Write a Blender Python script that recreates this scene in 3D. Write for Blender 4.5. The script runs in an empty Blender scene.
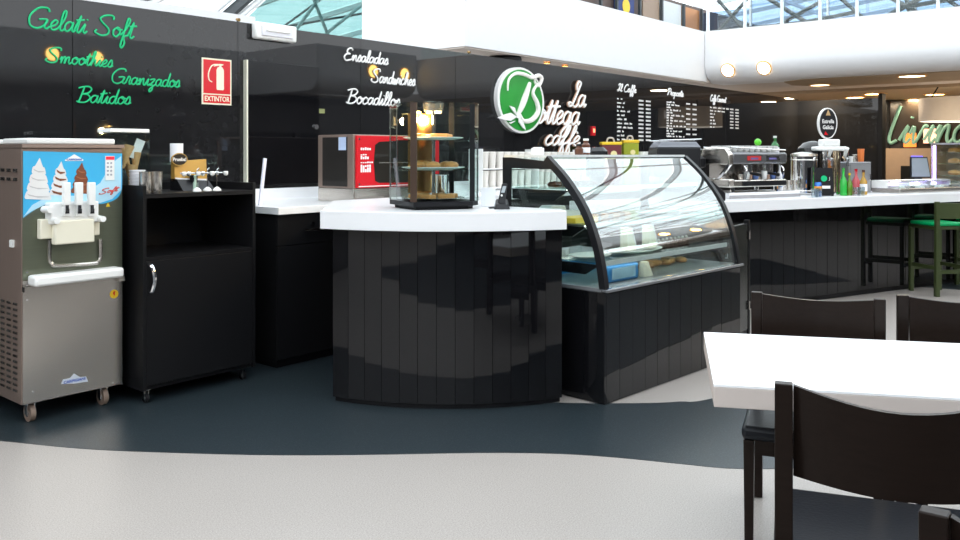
import bpy, bmesh, math, random
from mathutils import Vector, Matrix
random.seed(7)
SC = bpy.context.scene
COL = SC.collection
# ------------------------------------------------------------------ camera
F, H, CX, HY, VP = 850.0, 1.5, 480.0, 154.0, 1191.0
_n = math.hypot(VP - CX, F)
S_, C_ = (VP - CX) / _n, F / _n
R_ = Vector((S_, -C_)); F_ = Vector((C_, S_))       # image right / forward on the ground; X runs along the cafe wall
cam = bpy.data.cameras.new('camera'); camo = bpy.data.objects.new('camera', cam); COL.objects.link(camo)
camo.location = (0, 0, H)
camo.rotation_euler = (math.pi / 2, 0, math.atan2(S_, C_) - math.pi / 2)
cam.sensor_width = 36; cam.lens = F / 960 * 36; cam.shift_y = -(270 - HY) / 960
cam.clip_start = 0.05; cam.clip_end = 300
SC.camera = camo
# ------------------------------------------------------------------ world, exposure
w = bpy.data.worlds.new('sky'); SC.world = w; w.use_nodes = True
nt = w.node_tree; bg = nt.nodes['Background']
bg.inputs['Color'].default_value = (0.93, 0.965, 1.0, 1); bg.inputs['Strength'].default_value = 2.75
vs = SC.view_settings
vs.view_transform = 'Standard'; vs.look = 'None'; vs.gamma = 1; vs.exposure = 0.08; vs.use_curve_mapping = False
cy = SC.cycles
cy.use_denoising = True; cy.max_bounces = 10; cy.transparent_max_bounces = 24; cy.glossy_bounces = 5; cy.sample_clamp_indirect = 6
cy.transmission_bounces = 8; cy.caustics_reflective = False; cy.caustics_refractive = False
# ------------------------------------------------------------------ pixel -> place
def ray(px, py):
    d = F_ + (px - CX) / F * R_
    return Vector((d.x, d.y, (HY - py) / F))
def onz(px, py, z=0.0):
    d = ray(px, py); return Vector((0, 0, H)) + d * ((z - H) / d.z)
def onv(px, py, v):
    d = ray(px, py); return Vector((0, 0, H)) + d * (v / d.y)
def onu(px, py, u):
    d = ray(px, py); return Vector((0, 0, H)) + d * (u / d.x)
def LD(lat, d, z=0.0):
    p = R_ * lat + F_ * d; return Vector((p.x, p.y, z))
# ------------------------------------------------------------------ materials
MATS = {}
def mat(name, col, rough=0.5, metal=0.0, spec=0.5, var=0.06, scale=12.0, bump=0.0, emit=None, estr=0.0, coat=0.0, stretch=None):
    if name in MATS: return MATS[name]
    m = bpy.data.materials.new(name); m.use_nodes = True; t = m.node_tree
    b = t.nodes['Principled BSDF']
    tc = t.nodes.new('ShaderNodeTexCoord'); nz = t.nodes.new('ShaderNodeTexNoise'); nz.inputs['Scale'].default_value = scale
    nz.inputs['Detail'].default_value = 3
    if stretch:
        mp = t.nodes.new('ShaderNodeMapping'); mp.inputs['Scale'].default_value = stretch
        t.links.new(tc.outputs['Object'], mp.inputs[0]); t.links.new(mp.outputs[0], nz.inputs['Vector'])
    else: t.links.new(tc.outputs['Object'], nz.inputs['Vector'])
    mx = t.nodes.new('ShaderNodeMix'); mx.data_type = 'RGBA'
    mx.inputs[6].default_value = tuple(c * (1 - var) for c in col) + (1,)
    mx.inputs[7].default_value = tuple(min(1, c * (1 + var)) for c in col) + (1,)
    t.links.new(nz.outputs['Fac'], mx.inputs[0]); t.links.new(mx.outputs[2], b.inputs['Base Color'])
    b.inputs['Roughness'].default_value = rough; b.inputs['Metallic'].default_value = metal
    b.inputs['Specular IOR Level'].default_value = spec; b.inputs['Coat Weight'].default_value = coat
    if bump:
        bp = t.nodes.new('ShaderNodeBump'); bp.inputs['Strength'].default_value = bump; bp.inputs['Distance'].default_value = 0.01
        t.links.new(nz.outputs['Fac'], bp.inputs['Height']); t.links.new(bp.outputs[0], b.inputs['Normal'])
    if emit:
        b.inputs['Emission Color'].default_value = tuple(emit) + (1,); b.inputs['Emission Strength'].default_value = estr
    MATS[name] = m; return m
def glass(name, tint=(0.92, 0.97, 0.96), refl=0.06, rough=0.0):
    if name in MATS: return MATS[name]
    m = bpy.data.materials.new(name); m.use_nodes = True; t = m.node_tree; t.nodes.clear()
    o = t.nodes.new('ShaderNodeOutputMaterial'); mx = t.nodes.new('ShaderNodeMixShader')
    tr = t.nodes.new('ShaderNodeBsdfTransparent'); tr.inputs[0].default_value = tuple(tint) + (1,)
    gl = t.nodes.new('ShaderNodeBsdfGlossy'); gl.inputs['Roughness'].default_value = rough; gl.inputs[0].default_value = (1, 1, 1, 1)
    lw = t.nodes.new('ShaderNodeLayerWeight'); lw.inputs[0].default_value = 0.5      # facing term, the same from both sides of the pane
    pw = t.nodes.new('ShaderNodeMath'); pw.operation = 'POWER'; pw.inputs[1].default_value = 5.0; t.links.new(lw.outputs['Facing'], pw.inputs[0])
    ad = t.nodes.new('ShaderNodeMath'); ad.operation = 'MULTIPLY_ADD'; ad.use_clamp = True; ad.inputs[1].default_value = 0.9 * (1 - refl); ad.inputs[2].default_value = refl
    t.links.new(pw.outputs[0], ad.inputs[0]); t.links.new(ad.outputs[0], mx.inputs[0])
    t.links.new(tr.outputs[0], mx.inputs[1]); t.links.new(gl.outputs[0], mx.inputs[2]); t.links.new(mx.outputs[0], o.inputs[0])
    MATS[name] = m; return m
def speckle(name, base, dark, light, rough, scale=260.0, bump=0.02):
    m = mat(name, base, rough, var=0.05, scale=1.3); t = m.node_tree; b = t.nodes['Principled BSDF']
    old = b.inputs['Base Color'].links[0].from_socket
    tc = t.nodes.new('ShaderNodeTexCoord'); n = t.nodes.new('ShaderNodeTexNoise'); n.inputs['Scale'].default_value = scale; n.inputs['Detail'].default_value = 1
    t.links.new(tc.outputs['Object'], n.inputs['Vector'])
    for lo, hi, c in ((0.36, 0.42, dark), (0.66, 0.60, light)):
        mr = t.nodes.new('ShaderNodeMapRange'); mr.inputs[1].default_value = lo; mr.inputs[2].default_value = hi
        mr.inputs[3].default_value = 1; mr.inputs[4].default_value = 0
        t.links.new(n.outputs['Fac'], mr.inputs[0])
        x = t.nodes.new('ShaderNodeMix'); x.data_type = 'RGBA'; x.inputs[7].default_value = tuple(c) + (1,)
        t.links.new(mr.outputs[0], x.inputs[0]); t.links.new(old, x.inputs[6]); old = x.outputs[2]
    t.links.new(old, b.inputs['Base Color'])
    return m
M_floor = speckle('terrazzo_light', (0.375, 0.338, 0.312), (0.29, 0.255, 0.23), (0.46, 0.425, 0.40), 0.36, 170.0)
M_dark = speckle('terrazzo_dark', (0.018, 0.027, 0.032), (0.010, 0.014, 0.018), (0.05, 0.065, 0.075), 0.32, 150.0)
M_wallblk = mat('black_laminate', (0.013, 0.013, 0.014), 0.022, spec=0.45, var=0.1)
M_gloss = mat('black_gloss', (0.005, 0.005, 0.006), 0.03, spec=0.42, var=0.1)
M_blk = mat('black_board', (0.008, 0.008, 0.009), 0.42, spec=0.16)
M_blk2 = mat('black_plastic', (0.010, 0.010, 0.012), 0.35, spec=0.25)
M_white = mat('white_paint', (0.88, 0.88, 0.89), 0.55, var=0.02)
M_soffit = mat('soffit_paint', (0.74, 0.66, 0.60), 0.6, var=0.03)
M_brown = mat('cove_brown', (0.46, 0.34, 0.22), 0.6, var=0.05)
M_solid = mat('white_solid_surface', (0.86, 0.86, 0.87), 0.22, var=0.015)
M_tablew = mat('white_laminate', (0.90, 0.90, 0.91), 0.35, var=0.015)
M_edge = mat('cream_edge', (0.56, 0.49, 0.45), 0.45, var=0.03)
M_steel = mat('stainless_steel', (0.62, 0.585, 0.54), 0.26, 1.0, var=0.08, scale=3, stretch=(1, 1, 60))
M_steelb = mat('brushed_steel_brown', (0.30, 0.225, 0.19), 0.42, 0.55, var=0.1, scale=3, stretch=(40, 40, 1))
M_chrome = mat('chrome', (0.85, 0.85, 0.86), 0.08, 1.0, var=0.02)
M_wood = mat('espresso_wood', (0.014, 0.009, 0.007), 0.30, spec=0.12, var=0.25, scale=6, stretch=(1, 14, 14))
M_leather = mat('dark_leather', (0.010, 0.012, 0.016), 0.36, spec=0.2, var=0.15, scale=90, bump=0.08)
M_plw = mat('white_plastic', (0.84, 0.84, 0.82), 0.35, var=0.03)
M_cream = mat('cream_plastic', (0.80, 0.76, 0.62), 0.4, var=0.03)
M_red = mat('red_enamel', (0.62, 0.012, 0.02), 0.25, var=0.04)
M_green = mat('green_letter', (0.0, 0.42, 0.16), 0.45, var=0.03, emit=(0.0, 0.42, 0.16), estr=0.25)
M_ltr = mat('white_letter', (0.88, 0.86, 0.84), 0.4, var=0.02)
M_lamp = mat('lamp_warm', (1, 0.8, 0.5), 0.5, var=0.0, emit=(1, 0.72, 0.36), estr=14.0)
M_lampw = mat('lamp_bright', (1, 0.9, 0.7), 0.5, var=0.0, emit=(1, 0.86, 0.62), estr=6.0)
M_lampo = mat('lamp_opposite', (1, 0.7, 0.3), 0.5, var=0.0, emit=(1, 0.60, 0.16), estr=34.0)
M_amber = mat('amber_ring', (0.75, 0.45, 0.15), 0.4, var=0.02)
M_glass = glass('clear_glass', refl=0.035)
M_caseglass = glass('case_glass', (0.90, 0.95, 0.94), refl=0.18)
M_skyglass = glass('roof_glass', (0.90, 0.95, 0.97), refl=0.0)
M_teal = glass('teal_glass', (0.46, 0.60, 0.59), refl=0.02)
M_crust = mat('pastry_crust', (0.52, 0.24, 0.07), 0.55, var=0.35, scale=30, bump=0.2)
M_choc = mat('chocolate', (0.09, 0.030, 0.014), 0.4, var=0.25, scale=25)
M_creamc = mat('cream_cake', (0.90, 0.86, 0.70), 0.6, var=0.05)
M_blue = mat('blue_card', (0.02, 0.22, 0.55), 0.45, var=0.1)
M_yel = mat('yellow_plastic', (0.80, 0.52, 0.02), 0.35, var=0.04)
M_paper = mat('white_paper', (0.85, 0.85, 0.88), 0.7, var=0.03)
# ------------------------------------------------------------------ mesh builder
class MB:
    def __init__(s): s.v = []; s.f = []
    def add(s, vs, fs):
        o = len(s.v); s.v += [tuple(p) for p in vs]; s.f += [tuple(i + o for i in f) for f in fs]; return s
    def box(s, x0, x1, y0, y1, z0, z1):
        return s.add([(x0,y0,z0),(x1,y0,z0),(x1,y1,z0),(x0,y1,z0),(x0,y0,z1),(x1,y0,z1),(x1,y1,z1),(x0,y1,z1)],
                     [(0,3,2,1),(4,5,6,7),(0,1,5,4),(1,2,6,5),(2,3,7,6),(3,0,4,7)])
    def hexa(s, b, t):
        return s.add(list(b) + list(t), [(0,3,2,1),(4,5,6,7),(0,1,5,4),(1,2,6,5),(2,3,7,6),(3,0,4,7)])
    def prism(s, poly, a0, a1, axis='z'):
        n = len(poly)
        def mk(p, a): return {'z': (p[0], p[1], a), 'y': (p[0], a, p[1]), 'x': (a, p[0], p[1])}[axis]
        vs = [mk(p, a0) for p in poly] + [mk(p, a1) for p in poly]
        fs = [tuple(range(n))[::-1], tuple(range(n, 2 * n))] + [(i, (i + 1) % n, n + (i + 1) % n, n + i) for i in range(n)]
        return s.add(vs, fs)
    def cyl(s, p0, p1, r0, r1=None, n=16, cap=True):
        r1 = r0 if r1 is None else r1
        p0 = Vector(p0); p1 = Vector(p1); d = (p1 - p0).normalized()
        a = d.orthogonal().normalized(); b = d.cross(a)
        vs = []
        for p, r in ((p0, r0), (p1, r1)):
            vs += [p + (a * math.cos(2*math.pi*i/n) + b * math.sin(2*math.pi*i/n)) * r for i in range(n)]
        fs = [(i, (i + 1) % n, n + (i + 1) % n, n + i) for i in range(n)]
        if cap: fs += [tuple(range(n))[::-1], tuple(range(n, 2 * n))]
        return s.add(vs, fs)
    def tube(s, pts, r, n=6, flat=None):
        pts = [Vector(p) for p in pts]; k = len(pts); vs = []; up = None
        for i, p in enumerate(pts):
            t = (pts[min(i + 1, k - 1)] - pts[max(i - 1, 0)])
            t = t.normalized() if t.length > 1e-9 else Vector((0, 0, 1))
            if up is None: up = t.orthogonal().normalized()
            up = (up - t * up.dot(t)); up = up.normalized() if up.length > 1e-6 else t.orthogonal().normalized()
            b = t.cross(up); rr = r[i] if isinstance(r, (list, tuple)) else r
            vs += [p + (up * math.cos(2*math.pi*j/n) + b * math.sin(2*math.pi*j/n)) * rr for j in range(n)]
        fs = [(i*n + j, i*n + (j+1) % n, (i+1)*n + (j+1) % n, (i+1)*n + j) for i in range(k - 1) for j in range(n)]
        fs += [tuple(range(n))[::-1], tuple(range((k-1)*n, k*n))]
        return s.add(vs, fs)
    def lathe(s, prof, cx=0, cy=0, n=20, ring=False):
        if ring: prof = list(prof) + [prof[0]]
        k = len(prof)
        vs = [(cx + r*math.cos(2*math.pi*j/n), cy + r*math.sin(2*math.pi*j/n), z) for r, z in prof for j in range(n)]
        fs = [(i*n + j, i*n + (j+1) % n, (i+1)*n + (j+1) % n, (i+1)*n + j) for i in range(k - 1) for j in range(n)]
        if not ring: fs += [tuple(range(n))[::-1], tuple(range((k-1)*n, k*n))]
        return s.add(vs, fs)
    def ball(s, c, r, n=12, m=7):
        if not isinstance(r, (tuple, list)): r = (r, r, r)
        vs = []
        for i in range(m + 1):
            th = math.pi * (0.02 + 0.96 * i / m)
            vs += [(c[0] + r[0]*math.sin(th)*math.cos(2*math.pi*j/n), c[1] + r[1]*math.sin(th)*math.sin(2*math.pi*j/n), c[2] - r[2]*math.cos(th)) for j in range(n)]
        fs = [(i*n + j, i*n + (j+1) % n, (i+1)*n + (j+1) % n, (i+1)*n + j) for i in range(m) for j in range(n)]
        fs += [tuple(range(n))[::-1], tuple(range(m*n, (m+1)*n))]
        return s.add(vs, fs)
    def sheet(s, rows, thick=None):
        """grid of points (rows of equal length); thick = vector to extrude for a closed shell"""
        m = len(rows); n = len(rows[0]); vs = [Vector(p) for r in rows for p in r]
        fs = [(i*n+j, i*n+j+1, (i+1)*n+j+1, (i+1)*n+j) for i in range(m-1) for j in range(n-1)]
        if thick is None: return s.add(vs, fs)
        t = Vector(thick); N = m*n; vs2 = vs + [p + t for p in vs]
        fs2 = fs + [tuple(i + N for i in f[::-1]) for f in fs]
        rim = [j for j in range(n)] + [i*n + n-1 for i in range(1, m)] + [(m-1)*n + j for j in range(n-2, -1, -1)] + [i*n for i in range(m-2, 0, -1)]
        fs2 += [(rim[(q+1) % len(rim)], rim[q], rim[q] + N, rim[(q+1) % len(rim)] + N) for q in range(len(rim))]
        return s.add(vs2, fs2)
    def build(s, name, m, parent=None, smooth=True, bevel=0.0, loc=None, rz=None):
        me = bpy.data.meshes.new(name); me.from_pydata(s.v, [], s.f); me.validate()
        bm = bmesh.new(); bm.from_mesh(me); bmesh.ops.recalc_face_normals(bm, faces=bm.faces); bm.to_mesh(me); bm.free()
        if smooth:
            me.shade_smooth(); me.set_sharp_from_angle(angle=math.radians(32))
        me.materials.append(m)
        o = bpy.data.objects.new(name, me); COL.objects.link(o)
        if parent: o.parent = parent
        if loc is not None: o.location = loc
        if rz is not None: o.rotation_euler = (0, 0, rz)
        if bevel:
            b = o.modifiers.new('bevel', 'BEVEL'); b.width = bevel; b.segments = 2; b.limit_method = 'ANGLE'; b.angle_limit = math.radians(40)
        return o
def tag(o, label=None, cat=None, group=None, kind=None):
    if label: o['label'] = label
    if cat: o['category'] = cat
    if group: o['group'] = group
    if kind: o['kind'] = kind
    return o
def thing(name, label, cat, loc=(0, 0, 0), rz=0.0, group=None):
    o = bpy.data.objects.new(name, None); COL.objects.link(o); o.empty_display_size = 0.1
    o.location = loc; o.rotation_euler = (0, 0, rz)
    return tag(o, label, cat, group)
def copy_tree(o, parent=None):
    c = o.copy(); COL.objects.link(c); c.parent = parent
    for ch in [x for x in COL.objects if x.parent == o]: copy_tree(ch, c)
    return c
def struct(o): o['kind'] = 'structure'; return o
def arc(cx, cy, r, a0, a1, n):
    return [(cx + r*math.cos(math.radians(a0 + (a1-a0)*i/n)), cy + r*math.sin(math.radians(a0 + (a1-a0)*i/n))) for i in range(n + 1)]
def smoothpts(P, k=6):
    out = []; n = len(P)
    for i in range(n - 1):
        p0 = P[max(i-1, 0)]; p1 = P[i]; p2 = P[i+1]; p3 = P[min(i+2, n-1)]
        for j in range(k):
            t = j / k
            out.append(tuple(0.5*((2*b) + (-a + c)*t + (2*a - 5*b + 4*c - d)*t*t + (-a + 3*b - 3*c + d)*t*t*t) for a, b, c, d in zip(p0, p1, p2, p3)))
    out.append(tuple(P[-1])); return out
# ------------------------------------------------------------------ lettering
GL = {
 'a': (1.0, [[(.78,.80),(.45,.98),(.12,.7),(.1,.25),(.35,.0),(.65,.3),(.80,.95),(.76,.3),(.95,.02),(1.1,.25)]]),
 'b': (.9, [[(.0,.15),(.4,1.3),(.42,2.),(.2,1.8),(.18,.3),(.4,0),(.72,.3),(.65,.85),(.4,.9),(.25,.6)],[(.65,.8),(.95,.75)]]),
 'c': (.8, [[(.72,.8),(.45,1),(.1,.6),(.15,.15),(.45,0),(.9,.28)]]),
 'd': (1.0, [[(.78,.80),(.45,.98),(.12,.7),(.1,.25),(.35,0),(.65,.3),(.92,2.0),(.78,.3),(.95,.02),(1.1,.25)]]),
 'e': (.8, [[(0,.25),(.5,.5),(.66,.85),(.42,1),(.12,.6),(.2,.12),(.5,0),(.9,.28)]]),
 'f': (.75, [[(0,.2),(.5,1.0),(.72,1.85),(.5,2.05),(.36,.8),(.22,-.8),(.42,-1.1),(.58,-.6),(.38,.05),(.85,.28)]]),
 'g': (1.0, [[(.78,.80),(.45,.98),(.12,.7),(.1,.25),(.35,0),(.65,.3),(.80,.95),(.7,-.5),(.42,-1),(.12,-.75),(.45,-.25),(1.1,.3)]]),
 'h': (1.0, [[(0,.1),(.45,1.2),(.55,2),(.33,1.9),(.2,.0),(.4,.7),(.68,.95),(.73,.3),(.92,.02),(1.1,.25)]]),
 'i': (.55, [[(0,.15),(.35,.95),(.28,.25),(.45,0),(.65,.25)],[(.45,1.38),(.48,1.46)]]),
 'l': (.55, [[(0,.15),(.45,1.2),(.48,2),(.24,1.8),(.2,.3),(.42,0),(.65,.25)]]),
 'm': (1.45, [[(0,.5),(.18,.95),(.18,0),(.35,.75),(.6,.95),(.62,0),(.8,.75),(1.08,.95),(1.12,.25),(1.3,0),(1.5,.25)]]),
 'n': (1.0, [[(0,.5),(.2,.95),(.2,0),(.38,.7),(.66,.95),(.70,.3),(.88,.0),(1.1,.25)]]),
 'o': (.88, [[(.45,1),(.12,.7),(.15,.2),(.45,0),(.75,.35),(.7,.85),(.45,1),(.55,.75),(.98,.8)]]),
 'p': (.9, [[(0,.4),(.25,1),(.15,-1),(.22,.4),(.5,1),(.75,.6),(.55,.05),(.25,.1)],[(.6,.1),(.95,.25)]]),
 'r': (.7, [[(0,.2),(.25,1.08),(.52,.85),(.45,.3),(.58,.0),(.78,.25)]]),
 's': (.7, [[(0,.1),(.42,1.08),(.62,.4),(.38,0),(.12,.15),(.4,.02),(.78,.25)]]),
 't': (.6, [[(0,.2),(.42,1.75),(.28,.3),(.45,0),(.7,.25)],[(.02,1.22),(.78,1.36)]]),
 'u': (1.0, [[(0,.3),(.2,.95),(.15,.25),(.4,0),(.68,.4),(.74,.95),(.72,.25),(.9,0),(1.1,.25)]]),
 'v': (.9, [[(0,.5),(.15,.9),(.3,.05),(.45,.1),(.75,.9),(.95,.85)]]),
 'w': (1.2, [[(0,.6),(.12,.9),(.18,.15),(.36,0),(.56,.8),(.62,.1),(.82,.06),(1.04,.95),(1.28,.85)]]),
 'y': (1.0, [[(0,.3),(.2,.95),(.15,.25),(.4,0),(.68,.4),(.78,.95),(.68,-.5),(.4,-1),(.12,-.75),(.45,-.25),(1.1,.3)]]),
 'z': (.85, [[(.05,.85),(.7,.95),(.15,.05),(.5,.1),(.55,-.6),(.25,-.9),(.22,-.5),(.95,.25)]]),
 'G': (2.0, [[(1.75,1.75),(1.5,2.1),(.7,2.0),(.1,1.2),(.25,.3),(.9,.0),(1.5,.35),(1.7,.95),(.95,.9)],[(1.7,.95),(1.55,.25),(1.8,.05),(2.0,.25)]]),
 'S': (1.8, [[(1.7,1.75),(1.55,2.15),(.8,2.1),(.35,1.75),(.7,1.3),(1.35,.75),(1.4,.2),(.8,-.02),(.1,.25),(.2,.55)]]),
 'B': (1.55, [[(.0,1.85),(.5,2.05),(1.1,2.1),(1.45,1.75),(1.15,1.25),(.55,1.1)],[(.55,1.1),(1.2,1.0),(1.5,.55),(1.1,.05),(.4,.0),(.1,.15)],[(.6,1.95),(.5,1.0),(.35,.05)]]),
 'E': (1.5, [[(1.35,1.8),(1.05,2.1),(.5,1.9),(.45,1.35),(1.0,1.15)],[(1.0,1.15),(.35,1.05),(.05,.5),(.4,.02),(1.0,.1),(1.5,.3)]]),
 'L': (1.15, [[(.75,1.35),(.62,1.75),(.78,2.1),(1.05,1.95),(.95,1.5),(.72,.7),(.5,.12),(.2,.0),(.02,.18),(.25,.3),(.6,.08),(.95,-.05),(1.2,.2)]]),
 'C': (1.5, [[(1.3,1.7),(1.2,2.1),(.6,1.9),(.1,1.0),(.3,.15),(.8,.0),(1.5,.3)]]),
 'I': (1.1, [[(.1,1.6),(.5,2.1),(1.0,1.9)],[(.75,2.0),(.6,.8),(.35,.02),(.05,.3),(.6,.35),(1.1,.25)]]),
 'P': (1.4, [[(.1,1.3),(.3,1.9),(.9,2.1),(1.35,1.7),(1.1,1.15),(.6,1.1)],[(.65,1.95),(.5,.9),(.35,0)]]),
 '`': (0.0, [[(-.75,1.5),(-.5,1.3)]]),
 ' ': (.8, []),
}
def script_width(t): return sum(GL[c][0] for c in t)
def script(t, x0, z0, xs, zs, r, plane, shear=0.18, n=6, k=5):
    """handwritten monoline lettering; plane(x, z) -> world point on the wall; xs/zs = x and z size of one x-height"""
    mb = MB(); cx = 0.0
    for ch in t:
        w, st = GL[ch]
        for s in st:
            pts = smoothpts(s, k) if len(s) > 2 else s
            mb.tube([plane(x0 + (cx + p[0] + shear*p[1]) * xs, z0 + p[1] * zs) for p in pts], r, n)
        cx += w
    return mb
def bfont(text, size, m, name, parent=None, loc=(0, 0, 0), rot=(math.pi/2, 0, 0), ext=0.001, sx=1.0, align='CENTER', shear=0.0, bold=0.0):
    cu = bpy.data.curves.new(name, 'FONT'); cu.body = text; cu.size = size; cu.extrude = ext; cu.align_x = align; cu.align_y = 'CENTER'; cu.shear = shear; cu.offset = bold
    cu.resolution_u = 3
    tmp = bpy.data.objects.new(name + '_src', cu); COL.objects.link(tmp)
    dg = bpy.context.evaluated_depsgraph_get(); me = bpy.data.meshes.new_from_object(tmp.evaluated_get(dg))
    bpy.data.objects.remove(tmp); bpy.data.curves.remove(cu)
    me.transform(Matrix.Diagonal((sx, 1, 1, 1))); me.name = name
    me.materials.clear(); me.materials.append(m)
    o = bpy.data.objects.new(name, me); COL.objects.link(o); o.location = loc; o.rotation_euler = rot
    if parent: o.parent = parent
    return o
# ================================================================== STRUCTURE
WV = 5.8           # cafe wall plane (y)
WTOP = 2.55
fl = struct(MB().box(-9, 34, -9, 33, -0.12, 0).build('floor', M_floor, smooth=False))
lo = [onz(x, y) for x, y in [(-90,434),(0,441),(60,447),(120,451),(250,455),(360,455),(480,453),(560,454),(620,458),(680,464),(742,469)]] + [Vector(q) for q in ((4.2,1.36),(4.9,.98),(7.0,.1),(10,-.5))]
hi = [Vector(q) for q in ((10.0,1.70),(9.2,1.82),(8.2,1.75),(7.37,1.75),(6.1,1.99))] + [onz(x, y) for x, y in [(713,398.5),(680,401.7),(657,403),(621,403.5),(588,403.5),(537,402.4)]]
poly = smoothpts([(p.x, p.y) for p in lo], 4) + smoothpts([(p.x, p.y) for p in hi], 4) + [(4.6,4.4),(5.2,5.0),(5.6,WV),(1.3,WV)]
MB().prism(poly, 0.0, 0.002).build('inlay', M_dark, fl, smooth=False)
p3_ = smoothpts([(-2.5,3.4),(.2,2.0),(1.35,1.2),(2.2,.3),(3.2,-.8),(4.6,-2.2),(6.5,-3.2),(8,-5)], 5) + [(-4,-5)]
MB().prism(p3_, 0.0, 0.002).build('inlay', M_dark, fl, smooth=False)
p2 = smoothpts([(10.6,1.95),(10.9,1.5),(12,1.0),(14,0.9),(15.5,1.6),(15.8,3.2),(14,4.2),(11.5,4.0),(10.6,3.0),(10.6,1.95)], 5)[:-1]
MB().prism(p2, 0.0, 0.002).build('inlay', M_dark, fl, smooth=False)
# ---- cafe wall: black laminate panels with recessed joints
wb = struct(MB().box(-3.0, 16.5, WV + 0.012, WV + 0.12, 0, WTOP - 0.01).build('wall_back', M_blk, smooth=False))
edges = [-3.0, -1.4, 0.2, 1.42, 2.64, 3.94, 5.24, 6.54, 7.84, 9.14, 10.44, 11.74, 13.04, 14.34, 15.4, 16.5]
for a, b in zip(edges[:-1], edges[1:]):
    MB().box(a + 0.002, b - 0.002, WV, WV + 0.0115, 0, WTOP).build('panel', M_wallblk, wb, smooth=False)
# white gutter seen over the left part of the wall
struct(MB().box(-3, 4.35, 6.15, 6.32, 2.2, 2.675).build('trim_1', M_white, smooth=False))
# ---- upper walkway: end face + fascia over the wall, then the rounded fascia coming towards the tables
FZ0, FZ1 = 2.8, 3.73
struct(MB().box(7.84, 14.6, 6.8, 8.65, FZ0 + 0.02, FZ1).build('wall_walkway', M_white, smooth=False))
struct(MB().box(7.86, 14.5, 6.82, 8.63, FZ0, FZ0 + 0.019).build('ceiling_walkway', M_soffit, smooth=False))
prof = [(14.5, FZ1), (14.5, 3.15)] + [(14.85 - 0.35*math.cos(math.radians(a)), 3.15 - 0.35*math.sin(math.radians(a))) for a in range(9, 91, 9)] + [(15.3, FZ0), (15.3, FZ1)]
struct(MB().prism([(u, z) for u, z in prof], -2.5, 6.79, 'y').build('wall_right_fascia', M_white))
struct(MB().box(15.3, 30, -5, 14, FZ0, FZ0 + 0.2).build('ceiling_right', M_soffit, smooth=False))
struct(MB().box(14.6, 15.29, 6.8, 14, FZ0, FZ0 + 0.2).build('ceiling_corner', M_soffit, smooth=False))
struct(MB().prism([(14.93,-2.4),(16.8,-2.4),(16.8,5.3),(16.0,5.75),(15.2,5.6),(14.93,5.2)], FZ0 - 0.012, FZ0 - 0.001).build('trim_2', M_brown, smooth=False))
struct(MB().box(17.6, 29, -4.8, 12, FZ0 - 0.06, FZ0 - 0.001).build('trim_3', M_brown, smooth=False))
# ---- opposite side of the hall (behind the camera; the black panels mirror it)
def fascia_v(name, u0, u1, v):
    pr = [(v, FZ1 + .1), (v, 3.2)] + [(v - 0.35 + 0.35*math.cos(math.radians(a)), 3.2 - 0.35*math.sin(math.radians(a))) for a in range(9, 91, 9)] + [(v - 0.9, 2.85), (v - 0.9, FZ1 + .1)]
    return struct(MB().prism(pr, u0, u1, 'x').build(name, M_white))
fascia_v('wall_front_fascia', -9, 11.5, -5.0)
fascia_v('wall_front_corner', 11.5, 14.5, -2.5)
struct(MB().box(11.5, 11.9, -5.0, -3.4, 2.85, FZ1 + .1).build('wall_front_return', M_white, smooth=False))
struct(MB().box(-9, 30, -9, -5.9, 3.05, 3.2).build('ceiling_front', M_soffit, smooth=False))
M_shopband = mat('sign_band_grey', (0.16, 0.15, 0.15), 0.5)
M_shopdark = mat('shop_dark', (0.03, 0.03, 0.032), 0.4)
wf = struct(MB().box(-9, 30, -6.8, -6.6, 0, 3.04).build('wall_front', M_shopdark, smooth=False))
MB().box(-9, 30, -6.6, -6.5, 2.05, 2.85).build('sign_band', M_shopband, wf, smooth=False)
for u in range(-7, 30, 3):
    MB().box(u, u + 0.14, -6.6, -6.5, 0, 2.05).build('mullion', M_shopband, wf, smooth=False)
for u in (7.1, 10.6):
    t = thing('round_shop_sign', 'round dark red shop sign with A and O on the band facing the cafe', 'sign', (u, -6.49, 2.46), group='round signs on the shop band')
    MB().cyl((0, 0, 0), (0, 0.03, 0), 0.36, n=28).build('disc', mat('sign_dark_red', (0.10, 0.01, 0.015), 0.4), t)
    MB().cyl((0, 0.03, 0), (0, 0.034, 0), 0.30, n=28).build('field', mat('sign_navy', (0.02, 0.02, 0.05), 0.4), t)
    bfont('AO', 0.34, M_ltr, 'lettering', t, (0, 0.036, 0), (math.pi/2, 0, math.pi))
struct(MB().box(-9.2, -9, -9, 33, 0, 3.4).build('wall_left', M_shopband, smooth=False))
# ---- far right: black partition at the end of the wall, dark restaurant front behind
pr = struct(MB().box(16.5, 16.62, 4.35, WV + .1, 0, 2.52).build('wall_partition', M_wallblk, smooth=False))
struct(MB().box(16.45, 16.68, 4.28, 4.35, 0, 2.6).build('trim_4', M_blk, smooth=False))
M_far = mat('far_dark_front', (0.030, 0.022, 0.016), 0.18, var=0.3, scale=1.5)
wr = struct(MB().box(21.0, 21.2, -5, 9, 0, 2.79).build('wall_right', M_far, smooth=False))
for v in [x*0.9 - 4.6 for x in range(15)]:
    MB().box(20.95, 21.0, v, v + 0.05, 0, 2.7).build('mullion', M_blk, wr, smooth=False)
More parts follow.
